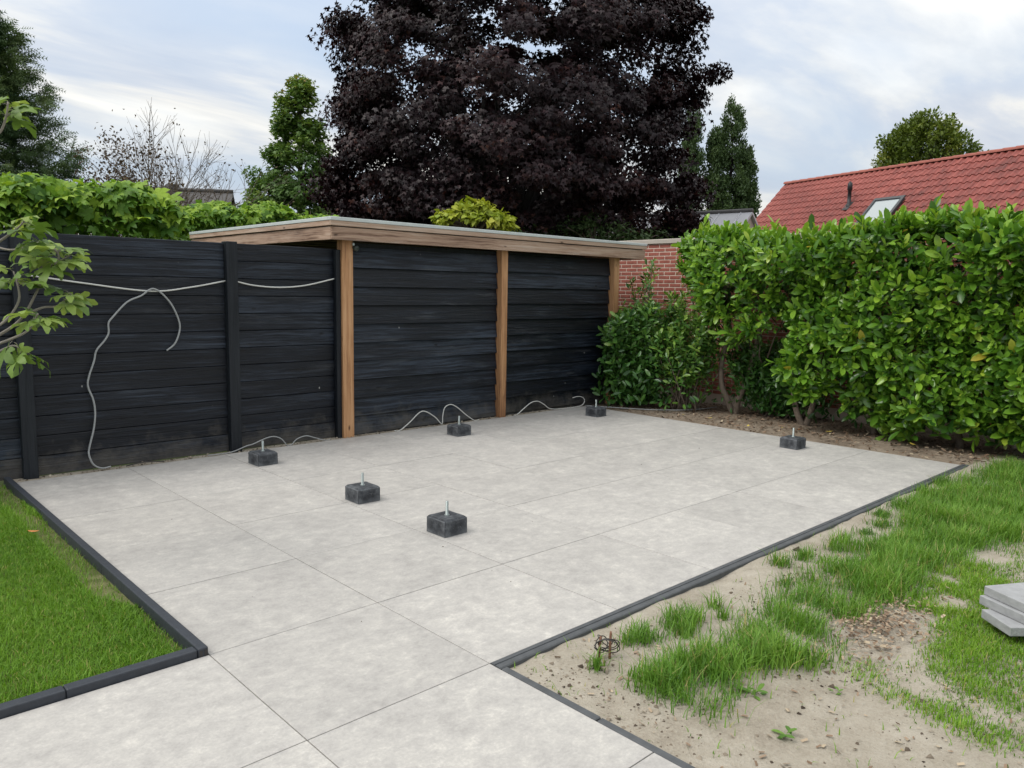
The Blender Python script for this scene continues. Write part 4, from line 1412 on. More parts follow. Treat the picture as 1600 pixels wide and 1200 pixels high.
def build_maple():
    r = np.random.default_rng(61)
    bx, by = 12.87, 13.79
    t = thing("purple_maple", "large dark purple leaved maple towering behind the shed", "tree", (bx, by, 0))
    c0 = np.array([bx, by, 7.7])
    # clump centres inside an uneven dome
    C_ = []
    while len(C_) < 500:
        p = r.uniform(-1, 1, 3)
        R_ = np.array([4.6, 4.6, 6.2 if p[2] > 0 else 4.9])
        e = 2.0 if p[2] > 0 else 4.0
        k = (abs(p[0]) ** 2 + abs(p[1]) ** 2) ** (e / 2) + abs(p[2]) ** e
        lim = 0.93 + 0.10 * math.sin(3.1 * math.atan2(p[1], p[0]) + 2.3 * p[2] * 2) + 0.05 * math.sin(7 * p[2] + 5 * p[0])
        if k > lim:
            continue
        if k < 0.26 and r.uniform() < 0.75:
            continue
        if k < 0.5 and r.uniform() < 0.45:
            continue
        C_.append(c0 + p * R_)
    C_ = np.array(C_)
    # a few outreaching limbs seen against the sky
    ext = np.array([RIGHT[0], RIGHT[1], 0])
    ext = ext / np.linalg.norm(ext)
    add = []
    for (sx, z, k) in ((4.95, 7.5, 3), (5.25, 7.3, 2), (4.75, 8.6, 4), (4.6, 9.4, 4), (4.4, 10.2, 4), (4.2, 6.4, 4), (4.2, 5.4, 4), (-3.9, 8.2, 3), (-4.0, 7.2, 3), (-4.2, 6.3, 3), (-4.4, 9.2, 2), (-4.6, 5.4, 4), (-4.7, 4.6, 4), (4.9, 4.4, 6), (4.8, 3.7, 6), (-4.7, 3.9, 5), (-4.0, 3.4, 4), (4.6, 3.3, 4), (3.6, 3.2, 4), (-3, 3.2, 4)):
        for _ in range(k):
            add.append(np.array([bx, by, 0]) + ext * (sx + r.normal(0, 0.15)) + np.array([0, 0, z + r.normal(0, 0.25)]) - FWD * r.normal(0, 0.6) * np.array([1, 1, 0]))
    C_ = np.vstack([C_, add])
    K = len(C_)
    per = 300
    rad = np.repeat(r.uniform(0.4, 0.78, K), per)
    off = rnd_dir(K * per, r) * (r.uniform(0, 1, (K * per, 1)) ** 0.45)
    pos = np.repeat(C_, per, 0) + off * rad[:, None] * np.array([1.1, 1.1, 0.62])
    out = unit(pos - c0)
    D = unit(out * 0.6 + np.array([0, 0, -0.75]) + r.normal(0, 0.45, pos.shape))
    N_ = unit(out * 0.6 + np.array([0, 0, 0.7]) + r.normal(0, 0.35, pos.shape))
    size = r.uniform(0.085, 0.155, len(pos))
    tint = np.clip(np.repeat(r.uniform(0.2, 0.75, K), per) + r.normal(0, 0.16, len(pos)), 0.02, 1)
    tag(leaves("crown", 'maple3', pos, frames(D, N_), size, tint, M['maple'], t), kind='stuff')
    mb = MB()
    mb.tube(catmull([(bx, by, -0.2), (bx + 0.05, by, 1.2), (bx, by + 0.05, 2.8), (bx + 0.1, by, 4.2)], 5), np.linspace(0.36, 0.26, 16), 12)
    mb.build("trunk", M['bark_dark'], t)
    mb = MB()
    tips = []
    for k in range(9):
        th = k * 2.4
        up_ = r.uniform(0.7, 1.6)
        branches(mb, (bx + 0.05, by, r.uniform(2.6, 4.2)), (math.cos(th), math.sin(th), up_), r.uniform(1.9, 2.4), 0.15, 3, r, tips, 0.0, 0.65, (2, 3), 0.014, 8)
    mb.build("limbs", M['bark_dark'], t)


build_maple()


def leafy_tree(name, label, cat, base, C_, rads, per, kind, leaf, mat, trunk, seed, flat=0.7, droop=0.5, tint=(0.2, 0.8), c0=None, limbs=True, bark='bark', ztint=0.0):
    r = np.random.default_rng(seed)
    t = thing(name, label, cat, tuple(base))
    C_ = np.array(C_)
    K = len(C_)
    rad = np.repeat(np.broadcast_to(np.asarray(rads, float), (K,)), per)
    off = rnd_dir(K * per, r) * (r.uniform(0, 1, (K * per, 1)) ** 0.45)
    pos = np.repeat(C_, per, 0) + off * rad[:, None] * np.array([1, 1, flat])
    c0 = C_.mean(0) if c0 is None else np.array(c0)
    out = unit(pos - c0)
    D = unit(out * 0.6 + np.array([0, 0, -droop]) + r.normal(0, 0.45, pos.shape))
    N_ = unit(out * 0.6 + np.array([0, 0, 0.7]) + r.normal(0, 0.4, pos.shape))
    zr = (pos[:, 2] - pos[:, 2].min()) / (np.ptp(pos[:, 2]) + 1e-6)
    tt = np.clip(np.repeat(r.uniform(*tint, K), per) + r.normal(0, 0.13, len(pos)) + ztint * np.clip(zr - 0.6, 0, 1), 0.02, 1)
    tag(leaves("crown", kind, pos, frames(D, N_), leaf * r.uniform(0.7, 1.25, len(pos)), tt, mat, t), kind='stuff')
    mb = MB()
    mb.tube(catmull([base, (base[0], base[1], trunk[1] * 0.5), (base[0] + 0.05, base[1], trunk[1])], 5), np.linspace(trunk[0], trunk[0] * 0.5, 11), 9)
    mb.build("trunk", M[bark], t)
    if limbs:
        mb = MB()
        axis = np.array([base[0], base[1]])
        for k in range(0, K, max(1, K // 60)):
            e = C_[k]
            z0 = max(trunk[1] * 0.35, min(trunk[1], e[2] - 0.6 * np.linalg.norm(e[:2] - axis)))
            s = np.array([base[0], base[1], z0])
            mb.tube(catmull([s, s * 0.5 + e * 0.5 + np.array([0, 0, 0.12]), e], 4), np.linspace(trunk[0] * 0.3, 0.012, 9), 5)
        mb.build("limbs", M[bark], t)
    return t


def column(r, n, bx, by, prof, jitter=1.0, shell=0.5):
    """clump centres on a round profile [(z, radius)...]"""
    zs = np.array([p[0] for p in prof])
    rs = np.array([p[1] for p in prof])
    out = []
    while len(out) < n:
        z = r.uniform(zs[0], zs[-1])
        R_ = np.interp(z, zs, rs)
        if r.uniform() > R_ / rs.max() + 0.12:
            continue
        th = r.uniform(0, 6.28)
        q = R_ * (shell + (1 - shell) * math.sqrt(r.uniform())) * (1 + 0.12 * jitter * math.sin(3 * th + z * 1.3))
        out.append((bx + q * math.cos(th), by + q * math.sin(th), z))
    return out


rg = np.random.default_rng(71)
# sweetgum left of the maple: 48.4 px per metre
gb = (10.25, 20.9, -0.16)
pr = [(2.4, 1.35), (3.5, 1.5), (4.6, 1.25), (5.6, 0.9), (6.7, 0.68), (7.7, 0.4), (8.4, 0.12)]
Cg = column(rg, 210, gb[0], gb[1], pr, 1.3, 0.35)
Cg += [(gb[0] - 0.729 * 1.6 + rg.normal(0, .2), gb[1] + 0.684 * 1.6 + rg.normal(0, .2), z) for z in (4.9, 5.3, 5.0, 4.2, 3.6, 3.3, 2.9)]
leafy_tree("sweetgum_tree", "green sweetgum tree with yellowing tip left of the purple maple", "tree", gb, Cg, 0.36, 95, 'maple3', 0.13, M['gum'], (0.13, 6.8), 73, 0.7, 0.4, (0.15, 0.6), ztint=0.9)

# far poplars: 17.3 px per metre
for (x, y, zt, w, lab) in ((57.5, 38.2, 18.0, 0.95, "columnar poplar half hidden behind the purple maple's right edge"),
                           (59.2, 36.7, 16.2, 0.95, "slender shorter poplar left in the far pair beside the maple"),
                           (60.1, 35.8, 18.6, 1.45, "tallest columnar poplar right of the purple maple"),
                           (61.1, 34.8, 14.2, 0.85, "low outer poplar at the right of the far poplar row")):
    pr = [(2, w * 0.9), (5, w * 1.2), (9, w * 1.2), (zt * 0.75, w * 1.05), (zt * 0.93, w * 0.7), (zt, 0.2)]
    leafy_tree("poplar_tree", lab, "tree", (x, y, -0.16), column(rg, 230, x, y, pr, 0.9, 0.12), 0.42, 95, 'oval', 0.24, M['poplar'], (0.2, zt * 0.8), int(zt * 10 + x), 1.6, -0.5, (0.2, 0.7), bark='bark_dark')

# tree behind the red roof: 25 px per metre
hx, hy = 49.1, 15.7
pr = [(4, 2.9), (7, 3.0), (9.3, 2.7), (10.8, 2.2), (12.0, 1.3), (12.5, 0.4)]
leafy_tree("ash_tree", "rounded yellow green tree behind the red roof ridge", "tree", (hx, hy, -0.16), column(rg, 300, hx, hy, pr, 1.2, 0.1), 0.6, 120, 'oval', 0.26, M['htree'], (0.25, 9.5), 79, 0.9, 0.1, (0.1, 0.8))

# catalpa globe behind the shed
cb = (7.62, 9.12, -0.16)
Cc = []
for k in range(80):
    th, q = rg.uniform(0, 6.28), math.sqrt(rg.uniform()) * 0.70
    Cc.append((cb[0] + q * math.cos(th), cb[1] + q * math.sin(th), 2.72 + 0.62 * math.sqrt(max(0.0, 1 - (q / 0.78) ** 2)) * (0.55 + 0.45 * rg.uniform())))
leafy_tree("catalpa_tree", "yellow green catalpa globe peeking over the shed roof", "tree", cb, Cc, 0.14, 26, 'heart', 0.115, M['catalpa'], (0.07, 2.6), 81, 0.5, 0.75, (0.1, 0.8), c0=(cb[0], cb[1], 2.6))

# willow shrub and low green under the maple
wb = (33.0, 19.8, -0.16)
Cw = [(wb[0] + rg.normal(0, 0.85), wb[1] + rg.normal(0, 0.85), rg.uniform(2.5, 5.3)) for k in range(80)]
Cw = [q for q in Cw if q[2] < 7.2 - 1.5 * math.hypot(q[0] - wb[0], q[1] - wb[1])]
leafy_tree("willow_shrub", "pale silvery green willow below the far poplars", "shrub", wb, Cw, 0.5, 80, 'oval', 0.16, M['willow'], (0.08, 3.0), 83, 1.4, -0.6, (0.1, 0.9))
ub = (12.9, 10.6, -0.16)
Cu = [(ub[0] + 0.729 * s + rg.normal(0, 0.25), ub[1] - 0.684 * s + rg.normal(0, 0.25), rg.uniform(2.0, 3.75 - 0.35 * abs(s))) for s in rg.uniform(-1.7, 1.9, 90)]
leafy_tree("hazel_shrub", "dark green shrub in shade below the purple maple", "shrub", ub, Cu, 0.32, 60, 'oval', 0.12, M['poplar'], (0.06, 2.6), 85, 0.8, 0.3, (0.1, 0.6))
ub = (8.6, 12.6, -0.16)
Cu = [(ub[0] + 0.729 * s + rg.normal(0, 0.25), ub[1] - 0.684 * s + rg.normal(0, 0.25), rg.uniform(1.8, 2.95)) for s in rg.uniform(-2.2, 2.4, 90)]
leafy_tree("yew_shrub", "dark clipped yew row behind the shed roof", "shrub", ub, Cu, 0.34, 60, 'oval', 0.10, M['conifer'], (0.06, 2.2), 87, 0.8, 0.1, (0.1, 0.5))
# far tree belt seen low between the poplars and the red roof
for (x, y, s, lab) in ((75.0, 36.0, 1.0, "small distant green tree left of the red roof"), (40.0, 92.0, 1.5, "distant tree far behind the sweetgum"), (110.0, 20.0, 1.3, "distant tree far beyond the red roof")):
    pr = [(1.5, 2.6 * s), (4, 3.2 * s), (5.5 * s, 2.6 * s), (6.6 * s, 1.2 * s)]
    leafy_tree("distant_tree", lab, "tree", (x, y, -0.16), column(rg, 90, x, y, pr, 1.2, 0.4), 0.8 * s, 50, 'oval', 0.4, M['poplar'], (0.25, 4.0), int(x), 0.8, 0.2, (0.2, 0.8))


def build_conifer():
    r = np.random.default_rng(91)
    bx, by = 1.95, 21.3
    t = thing("conifer_tree", "dark feathery conifer at the left edge beyond the fence", "tree", (bx, by, -0.16))
    mb = MB()
    mb.tube([(bx, by, -0.2), (bx, by, 4), (bx, by, 8.3)], [0.22, 0.13, 0.02], 9)
    mb.build("trunk", M['bark_dark'], t)
    mb = MB()
    pos, D, N_ = [], [], []
    tn = []
    for k in range(105):
        z = 1.5 + 6.8 * (k / 105) ** 0.9
        th = k * 2.4 + r.normal(0, 0.25)
        L = 0.22 + 2.85 * np.clip((8.5 - z) / 6.0, 0, 1) ** 0.85 * r.uniform(0.6, 1.15)
        d = np.array([math.cos(th), math.sin(th), 0.0])
        bt = r.uniform(0.2, 0.75)
        pts = []
        for s in np.linspace(0, 1, 7):
            pts.append(np.array([bx, by, z]) + d * L * s + np.array([0, 0, 0.42 * L * s * s - 0.30 * L * s * (1 - s) - 0.22 * L * s]))
        pts = np.array(pts)
        mb.tube(pts, np.linspace(0.03, 0.006, 7), 5)
        side = np.array([-d[1], d[0], 0])
        m_ = int(16 + 62 * L / 2.6)
        for _ in range(m_):
            s = r.uniform(0.10, 1.0)
            i = min(5, int(s * 6))
            q = pts[i] + (pts[i + 1] - pts[i]) * (s * 6 - i)
            sg = r.choice([-1, 1])
            wdt = (0.34 * (1 - s) + 0.06) * L * r.uniform(0.0, 1)
            q = q + side * sg * wdt + np.array([0, 0, -abs(r.normal(0.0, 0.06)) - 0.10 * wdt])
            pos.append(q)
            D.append(d * 0.8 + side * sg * 0.7 * (1 - 0.5 * s) + np.array([0, 0, r.normal(-0.10, 0.25)]))
            N_.append(np.array([0, 0, 1.0]) + r.normal(0, 0.35, 3))
            tn.append(bt + 0.25 * (s - 0.5))
    mb.build("limbs", M['bark_dark'], t)
    pos, D, N_ = np.array(pos), unit(np.array(D)), unit(np.array(N_))
    # three crossed sprays at every point for volume
    P3 = np.concatenate([pos, pos + r.normal(0, 0.05, pos.shape), pos + r.normal(0, 0.08, pos.shape)])
    D3 = np.concatenate([D, unit(D + r.normal(0, 0.4, D.shape)), unit(D + r.normal(0, 0.5, D.shape))])
    N3 = np.concatenate([N_, rnd_dir(len(N_), r), rnd_dir(len(N_), r)])
    tag(leaves("crown", 'spray', P3, frames(D3, N3), r.uniform(0.26, 0.46, len(P3)), np.clip(np.tile(tn, 3) + r.normal(0, 0.14, len(P3)), 0.02, 1), M['conifer'], t), kind='stuff')


build_conifer()


def build_brown():
    r = np.random.default_rng(95)
    bx, by = 4.05, 15.2
    t = thing("bare_tree", "half bare small tree with few brown leaves behind the fence", "tree", (bx, by, -0.16))
    mb = MB()
    tips = []
    ext = np.array([0.729, -0.684, 0])
    mb.tube([(bx, by, -0.2), (bx, by, 1.3)], [0.07, 0.05], 7)
    mb.build("trunk", M['bark'], t)
    mb = MB()
    for (s, up_, L, dp) in ((-0.85, 0.9, 1.15, 3), (-0.6, 1.0, 1.2, 3), (-0.4, 1.0, 1.25, 3), (-0.15, 1.0, 1.5, 3), (-0.02, 1.0, 1.72, 3), (0.12, 1.0, 1.62, 3), (0.28, 1.0, 1.5, 3), (0.45, 1.0, 1.35, 3), (0.65, 1.0, 1.15, 3), (0.9, 0.9, 1.05, 3), (0.0, 1.0, 1.35, 3)):
        d = ext * s + np.array([r.normal(0, .2), r.normal(0, .2), up_])
        branches(mb, (bx, by, 1.2), d, L * 0.92, 0.03, dp + 1, r, tips, 0.0, 0.5, (2, 4), 0.0035, 5)
    mb.build("limbs", M['bark'], t)
    tp = np.array([q for q, _ in tips])
    # most leaves sit on the lower left half
    side = (tp - np.array([bx, by, 0])) @ ext
    w = np.clip(0.95 - 0.55 * (side + 0.8) - 0.30 * (tp[:, 2] - 2.8), 0.03, 1.0)
    idx = r.choice(len(tp), 7500, p=w / w.sum())
    pos = tp[idx] + r.normal(0, 0.12, (7500, 3))
    D = unit(rnd_dir(7500, r) + np.array([0, 0, -0.4]))
    tag(leaves("crown", 'oval', pos, frames(D, rnd_dir(7500, r)), r.uniform(0.05, 0.09, 7500), r.uniform(0.02, 1, 7500), M['brownleaf'], t), kind='stuff')


build_brown()

# ------------------------------------------------------------------ grass
def inpoly(x, y, poly):
    ins = np.zeros(len(x), bool)
    p = np.array(poly)
    j = len(p) - 1
    for i in range(len(p)):
        xi, yi = p[i]
        xj, yj = p[j]
        c = ((yi > y) != (yj > y)) & (x < (xj - xi) * (y - yi) / (yj - yi + 1e-12) + xi)
        ins ^= c
        j = i
    return ins


def grass(name, label, x, y, z, h, width, bend, mat, seed, tint):
    r = np.random.default_rng(seed)
    N = len(x)
    th = r.uniform(0, 6.28, N)
    d = np.stack([np.cos(th), np.sin(th)], 1)
    w = np.stack([-d[:, 1], d[:, 0]], 1)
    b = bend * r.uniform(0.15, 1.0, N)
    V = np.zeros((N, 5, 3))
    for k, (s, ww) in enumerate(((0, 0.5), (0, -0.5), (0.55, -0.42), (0.55, 0.42), (1.0, 0))):
        V[:, k, 0] = x + d[:, 0] * b * h * s * s * 1.1 + w[:, 0] * ww * width
        V[:, k, 1] = y + d[:, 1] * b * h * s * s * 1.1 + w[:, 1] * ww * width
        V[:, k, 2] = z + h * s * np.sqrt(np.clip(1 - (b * s) ** 2 * 0.55, 0.1, 1))
    me = fill_mesh(name, V, [(0, 1, 2, 3), (3, 2, 4)], N, tint, mat)
    o = link(name, me)
    return tag(o, label, "grass", kind='stuff')


def wave2(x, y, r, n=7, fr=(1.5, 6)):
    o = np.zeros(len(x))
    for _ in range(n):
        a = r.uniform(0, 6.28)
        f_ = r.uniform(*fr)
        o += np.sin(f_ * (math.cos(a) * x + math.sin(a) * y) + r.uniform(0, 6.28))
    return o / math.sqrt(n)


rl = np.random.default_rng(101)
N0 = 260000
# denser close to the camera
xx = -0.952 - np.abs(rl.uniform(0, 1, N0)) ** 1.3 * 3.4
yy = 0.963 + rl.uniform(0, 1, N0) * 4.0
den = wave2(xx, yy, rl, 8, (2, 9))
edge = np.minimum(-0.952 - xx, yy - 0.963)
p_ = np.clip(0.25 + edge * 9 + den * 0.25, 0, 1) * np.clip(1.15 + den * 0.3, 0.3, 1)
bare = wave2(xx, yy, rl, 5, (1, 4))
p_ *= np.where((edge < 0.13) & (bare > 0.55), 0.1, 1)
ok = rl.uniform(0, 1, N0) < p_
xx, yy, den, edge = xx[ok], yy[ok], den[ok], edge[ok]
hh = rl.uniform(0.018, 0.042, len(xx)) * (1 + 0.3 * den)
hh *= np.where((edge < 0.2) & (edge > 0.05), rl.uniform(0.8, 1.6, len(xx)), 1)
tn = np.clip(0.45 + 0.12 * den + rl.normal(0, 0.17, len(xx)), 0.02, 0.93)
tn[rl.uniform(0, 1, len(tn)) < 0.03] = 1.0
grass("lawn_grass", "short green lawn grass inside the raised dark edging", xx, yy, np.full(len(xx), -0.022), hh, rl.uniform(0.0022, 0.0042, len(xx)), 1.1, M['grass'], 103, tn)

BAND = [(0.4, -0.48), (0.3, -0.64), (0.4, -0.92), (0.71, -0.78), (1.24, -0.97), (1.56, -0.88), (2.27, -0.96), (2.85, -0.87), (3.9, -1.12), (5.2, -1.35), (7.2, -1.6), (7.2, -0.42), (6.27, -0.23), (5.36, -0.28), (4.61, -0.24), (3.48, -0.40), (3.01, -0.40), (2.5, -0.46), (1.71, -0.46), (1.33, -0.56), (1.04, -0.67), (0.68, -0.6)]
G2 = [(0.61, -0.25), (0.54, -0.34), (0.98, -0.40), (1.15, -0.36), (1.18, -0.22), (0.82, -0.23)]
G3 = [(2.73, -0.91), (3.9, -1.12), (7.0, -1.6), (7.0, -4.5), (2.2, -4.5), (1.17, -1.95), (0.98, -1.72), (1.06, -1.45), (1.2, -1.14), (1.32, -1.08), (1.41, -1.33), (1.91, -1.24), (2.13, -1.01)]
TUFT = [(0.35, -0.33, 0.05), (1.36, -0.30, 0.06), (2.22, -0.23, 0.09), (2.42, -0.26, 0.07), (2.52, -0.25, 0.07), (2.82, -0.30, 0.09), (3.0, -0.28, 0.08), (3.6, -0.30, 0.12), (3.85, -0.2, 0.10), (4.2, -0.2, 0.12), (4.84, -0.18, 0.12), (5.3, -0.16, 0.12), (1.95, -0.40, 0.08), (1.25, -0.42, 0.05), (2.47, -0.39, 0.06), (0.9, -0.43, 0.05), (3.3, -0.30, 0.10), (4.5, -0.24, 0.10)]
BARE = [(2.36, -1.16, 0.10), (1.75, -1.03, 0.14), (3.4, -1.06, 0.16), (1.57, -0.95, 0.10), (1.95, -1.03, 0.12), (2.75, -1.02, 0.07), (4.6, -1.2, 0.18), (2.05, -1.12, 0.08)]
N1 = 420000
x = rl.uniform(0.05, 7.1, N1) ** 1.0
x = 0.05 + 7.0 * rl.uniform(0, 1, N1) ** 1.5
y = -0.08 - rl.uniform(0, 1, N1) ** 1.2 * 3.2
dn_ = wave2(x, y, rl, 9, (2, 12))
dn2 = wave2(x, y, rl, 7, (9, 26))
jit = 0.055
inb = inpoly(x + rl.normal(0, jit, N1), y + rl.normal(0, jit, N1), BAND) | inpoly(x + rl.normal(0, 0.02, N1), y + rl.normal(0, 0.02, N1), G2)
ing = inpoly(x + rl.normal(0, 0.05, N1), y + rl.normal(0, 0.05, N1), G3) & ~inb
tuf = np.zeros(N1, bool)
for (tx, ty, tr) in TUFT:
    tuf |= (np.hypot(x - tx, (y - ty) * 1.4) < tr * np.abs(rl.normal(0.6, 0.35, N1)))
bar = np.zeros(N1)
for (tx, ty, tr) in BARE:
    bar = np.maximum(bar, np.clip(1.5 - np.hypot(x - tx, y - ty) / tr, 0, 1))
pb = np.where(inb, np.clip(0.52 + 0.30 * dn_ + 0.28 * dn2, 0.05, 0.98), np.where(tuf, 0.75, np.where(ing, np.clip(0.80 + 0.34 * dn_ + 0.2 * dn2, 0.05, 0.98), 0.0025)))
pb *= np.where(inb & (y > -0.5), 0.8, 1) * (1 - bar)
ok = rl.uniform(0, 1, N1) < pb
ib, it = inb[ok], tuf[ok]
x, y, dn_, dn2 = x[ok], y[ok], dn_[ok], dn2[ok]
h1 = np.where(ib | it, rl.uniform(0.04, 0.13, len(x)), rl.uniform(0.015, 0.05, len(x))) * (1 + 0.18 * dn_ + 0.12 * dn2)
h1 = np.clip(h1, 0.015, 0.17)
tn = np.clip(0.45 + 0.13 * dn2 + 0.1 * dn_ + rl.normal(0, 0.16, len(x)) + np.where(ib | it, 0, 0.12), 0.02, 0.92)
tn[rl.uniform(0, 1, len(tn)) < 0.045] = 1.0
a_ = ib | it
for sel, nm, lab, wd, bd, mt in ((a_, "tall_grass", "tall uneven grass band and tufts growing through the sand", 0.0046, 0.95, M['grass_long']),
                                 (~a_, "sparse_grass", "short patchy grass around the stacked slabs", 0.0042, 1.0, M['grass'])):
    grass(nm, lab, x[sel], y[sel], sandh(x[sel], y[sel]) - 0.004, h1[sel], rl.uniform(0.6, 1.3, sel.sum()) * wd, bd, mt, 107, tn[sel])

# ------------------------------------------------------------------ ground debris
TMPL['crumb'] = (np.array([(1, 0, 0), (-0.5, 0.87, 0.1), (-0.5, -0.87, 0), (0, 0, 0.85), (0.2, 0.6, 0.5)], float), [(0, 4, 3), (4, 1, 3), (1, 2, 3), (2, 0, 3), (0, 1, 4)])
TMPL['chip'] = (np.array([(-0.22, -0.5, 0.0), (0.2, -0.45, 0.04), (0.25, 0.4, 0.10), (-0.18, 0.5, 0.06)], float), [(0, 1, 2, 3)])
wroot = {}


def scatter(name, label, kind, x, y, z, size, tint, mat, r, cat, flat=0.25):
    n = len(x)
    th = r.uniform(0, 6.28, n)
    D = np.stack([np.cos(th), np.sin(th), r.normal(0, flat, n)], 1)
    N_ = unit(np.array([0, 0, 1.0]) + r.normal(0, flat, (n, 3)))
    ORG['_w'] = np.zeros(3)
    tv_, tf_ = TMPL[kind]
    V = np.einsum('nij,vj->nvi', frames(D, N_), tv_) * size[:, None, None] + np.stack([x, y, z], 1)[:, None, :]
    o = link(name, fill_mesh(name, V, tf_, n, tint, mat))
    return tag(o, label, cat, kind='stuff')


rs = np.random.default_rng(111)
n = 9000
x = 0.05 + 3.2 * rs.uniform(0, 1, n) ** 1.2
y = -0.09 - 2.2 * rs.uniform(0, 1, n)
cl = wave2(x, y, rs, 8, (3, 14))
ok = rs.uniform(0, 1, n) < np.clip(0.25 + 0.5 * cl, 0.04, 1)
x, y = x[ok], y[ok]
scatter("sand_crumbs", "dark earth crumbs and grit scattered over the bare sand", 'crumb', x, y, sandh(x, y) - 0.001, rs.exponential(0.0036, len(x)) + 0.0018, np.clip(rs.normal(0.45, 0.3, len(x)), 0.02, 1), M['clod'], rs, "debris")
n = 900
x = np.concatenate([rs.normal(1.75, 0.22, n), rs.uniform(0.1, 3.0, 500)])
y = np.concatenate([rs.normal(-1.0, 0.10, n), rs.uniform(-1.9, -0.1, 500)])
scatter("wood_chips", "pale wood chips and twigs heaped between the grass patches", 'chip', x, y, sandh(x, y) + 0.003 + np.concatenate([np.clip(rs.normal(0.02, 0.012, n), 0.0, 0.05), np.full(500, 0.003)]), rs.uniform(0.008, 0.03, len(x)), np.clip(rs.normal(0.75, 0.2, len(x)), 0.02, 1), M['litter'], rs, "debris", 0.35)
n = 5200
x = rs.uniform(6.33, 8.1, n)
y = rs.uniform(-0.6, 5.0, n)
keep = rs.uniform(0, 1, n) < np.clip(0.35 + 0.5 * (x - 6.4), 0.1, 1)
x, y = x[keep], y[keep]
scatter("leaf_litter", "brown leaf litter and twigs on the soil under the hedge", 'chip', x, y, np.full(len(x), -0.012) + rs.uniform(0, 0.018, len(x)), rs.uniform(0.012, 0.055, len(x)), np.clip(rs.normal(0.45, 0.28, len(x)), 0.02, 1), M['litter'], rs, "debris", 0.3)
n = 900
x = rs.uniform(-0.85, 6.3, n)
y = rs.uniform(4.99, 5.09, n)
scatter("edge_grit", "grit and small debris along the foot of fence and shed", 'crumb', x, y, np.full(n, 0.0), rs.exponential(0.004, n) + 0.002, np.clip(rs.normal(0.5, 0.3, n), 0.02, 1), M['clod'], rs, "debris")
n = 70
x = np.concatenate([rs.uniform(-0.85, 6.2, 45), rs.normal(0.8, 0.35, 25)])
y = np.concatenate([rs.uniform(0.1, 4.9, 45), rs.normal(1.35, 0.4, 25)])
scatter("tile_specks", "tiny dark dirt specks lying on the pale tiles", 'crumb', x, y, np.full(n, 0.0012), rs.exponential(0.0012, n) + 0.001, rs.uniform(0.02, 0.3, n), M['clod'], rs, "debris")

# fallen leaves
YL = [(6.72, 3.59, 'y', 0.075, "yellow fallen leaf on the soil, leftmost below the bushes"),
      (6.71, 3.19, 'y', 0.06, "small pale yellow fallen leaf near the twin trunk"),
      (6.56, 2.51, 'y', 0.065, "yellow fallen leaf between the patio edge and the hedge trunks"),
      (6.90, 2.00, 'o', 0.10, "orange fallen leaf behind the right footing block"),
      (6.84, 2.20, 'y', 0.07, "yellow fallen leaf just left of the orange leaf"),
      (7.00, 1.72, 'y', 0.09, "yellow green fallen leaf just right of the orange leaf"),
      (6.97, 0.66, 'y', 0.09, "yellow fallen leaf under the near hedge"),
      (-1.05, 3.35, 'o', 0.07, "curled orange leaf on the lawn beside the raised edging")]
for (x_, y_, c_, s_, lab) in YL:
    tv_, tf_ = TMPL['laurel']
    a = random.uniform(0, 6.28)
    Rz = np.array([[math.cos(a), -math.sin(a), 0], [math.sin(a), math.cos(a), 0], [0, 0, 1]])
    vv = (tv_ * s_ * np.array([1.3, 1, -0.8])) @ Rz.T + np.array([x_, y_, 0.012])
    o = link("fallen_leaf", mesh("fallen_leaf", vv - np.array([x_, y_, 0]), tf_, M['yellow_leaf' if c_ == 'y' else 'orange_leaf'], True), None, (x_, y_, 0.006))
    tag(o, lab, "leaf", "fallen leaves on the ground")

# little weeds in the sand
for (x_, y_, s_, n_, lab) in ((0.62, -0.95, 0.06, 9, "small leafy weed in bare sand just below the grass band"),
                              (0.46, -1.17, 0.06, 7, "small leafy weed in the sand lowest of the three weeds"),
                              (0.96, -1.14, 0.035, 7, "tiny yellowish weed right of the larger weed in sand")):
    t = thing("weed", lab, "weed", (x_, y_, float(sandh(x_, y_))), "small weeds in the sand")
    r = np.random.default_rng(int(x_ * 1000))
    th = np.arange(n_) * 2.4
    D = np.stack([np.cos(th), np.sin(th), r.uniform(0.15, 0.6, n_)], 1)
    pos = np.tile([[x_, y_, float(sandh(x_, y_)) + 0.004]], (n_, 1)) + r.normal(0, 0.008, (n_, 3))
    leaves("leaf_rosette", 'laurel', pos, frames(unit(D), np.tile([[0, 0, 1.0]], (n_, 1))), s_ * r.uniform(0.7, 1.2, n_), r.uniform(0.05, 1, n_), M['weed'], t, n_, np.ones(n_))

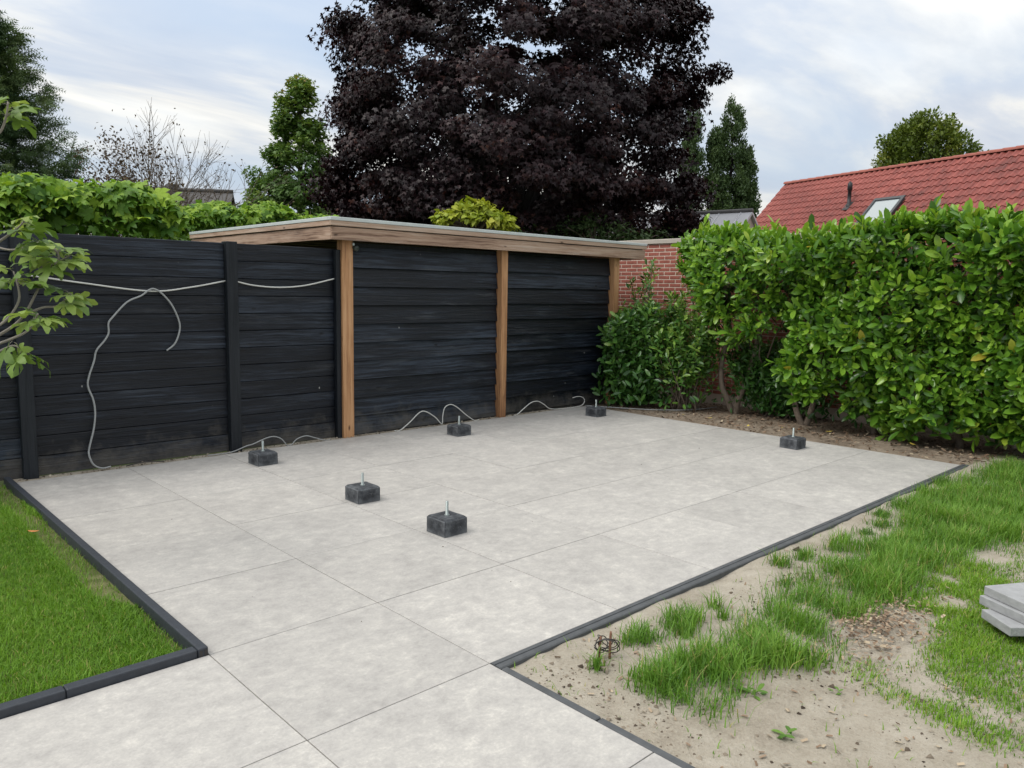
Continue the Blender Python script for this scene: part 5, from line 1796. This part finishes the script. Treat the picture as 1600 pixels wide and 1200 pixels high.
# ------------------------------------------------------------------ coil of wire on rusty pegs
coil = thing("wire_coil", "tangled black wire coil around two rusty pegs in the sand", "wire coil", (0.45, -0.29, SAND_Z))
rc = np.random.default_rng(121)
for (dx_, dy_, h_, lx) in ((0.012, -0.018, 0.115, 0.004), (-0.028, 0.014, 0.09, 0.012)):
    mb = MB()
    mb.tube([(0.45 + dx_, -0.29 + dy_, -0.05), (0.45 + dx_ + lx * 0.5, -0.29 + dy_, 0.04), (0.45 + dx_ + lx, -0.29 + dy_, h_ - 0.01), (0.45 + dx_ + lx, -0.29 + dy_, h_)], [0.006, 0.0062, 0.006, 0.004], 7)
    mb.build("rusty_peg", M['rust'], coil)
for k in range(6):
    cx_, cy_ = 0.455 + rc.normal(0, 0.012), -0.295 + rc.normal(0, 0.012)
    ra, rb = rc.uniform(0.035, 0.062), rc.uniform(0.03, 0.055)
    tl, az = rc.uniform(0.5, 1.4), rc.uniform(0, 3.14)
    pts = []
    for q in range(15):
        a = q / 14 * 6.0 + rc.uniform(0, .1)
        e1_ = np.array([math.cos(az), math.sin(az), 0])
        e2_ = np.array([-math.sin(az) * math.cos(tl), math.cos(az) * math.cos(tl), math.sin(tl)])
        p = np.array([cx_, cy_, 0.052]) + e1_ * ra * math.cos(a) + e2_ * rb * math.sin(a)
        p[2] = max(p[2], SAND_Z + 0.003)
        pts.append(p)
    mb = MB()
    mb.tube(catmull(pts, 3), 0.0024, 5)
    mb.build("wire_loop", M['wire'], coil)

# ------------------------------------------------------------------ stacked slabs
e1v = np.array([-0.49, -0.87])
e2v = np.array([0.89, -0.45])


def slab(label, corner, d1, d2, l1, l2, z0, z1):
    c = np.array(corner)
    d1 = d1 / np.linalg.norm(d1)
    d2 = d2 - d1 * (d1 @ d2)
    d2 = d2 / np.linalg.norm(d2)
    ctr = c + d1 * l1 / 2 + d2 * l2 / 2
    me = boxmesh("stone_slab", l1, l2, z1 - z0, M['slab'], 0.004, 2)
    o = link("stone_slab", me, None, (ctr[0], ctr[1], (z0 + z1) / 2))
    o.rotation_euler = (0, 0, math.atan2(d1[1], d1[0]))
    return tag(o, label, "slab", "grey stone slabs stacked on the grass")


def rot2(v, deg):
    a = math.radians(deg)
    return np.array([v[0] * math.cos(a) - v[1] * math.sin(a), v[0] * math.sin(a) + v[1] * math.cos(a)])


slab("grey stone slab lying topmost on the stack at the right", (2.215, -1.336), e1v, e2v, 0.42, 0.62, 0.144, 0.190)
slab("grey stone slab second from the top of the stack", (2.190, -1.325), rot2(e1v, 1.5), rot2(e2v, 1.5), 0.42, 0.62, 0.0965, 0.1425)
slab("grey stone slab twisted askew in the middle of the stack", (2.13, -1.355), rot2(e1v, -12), rot2(e2v, -12), 0.22, 0.60, 0.049, 0.095)
slab("grey stone slab lowest in the stack, resting in the grass", (2.30, -1.345), rot2(e1v, 14), rot2(e2v, 14), 0.30, 0.60, -0.012, 0.0475)
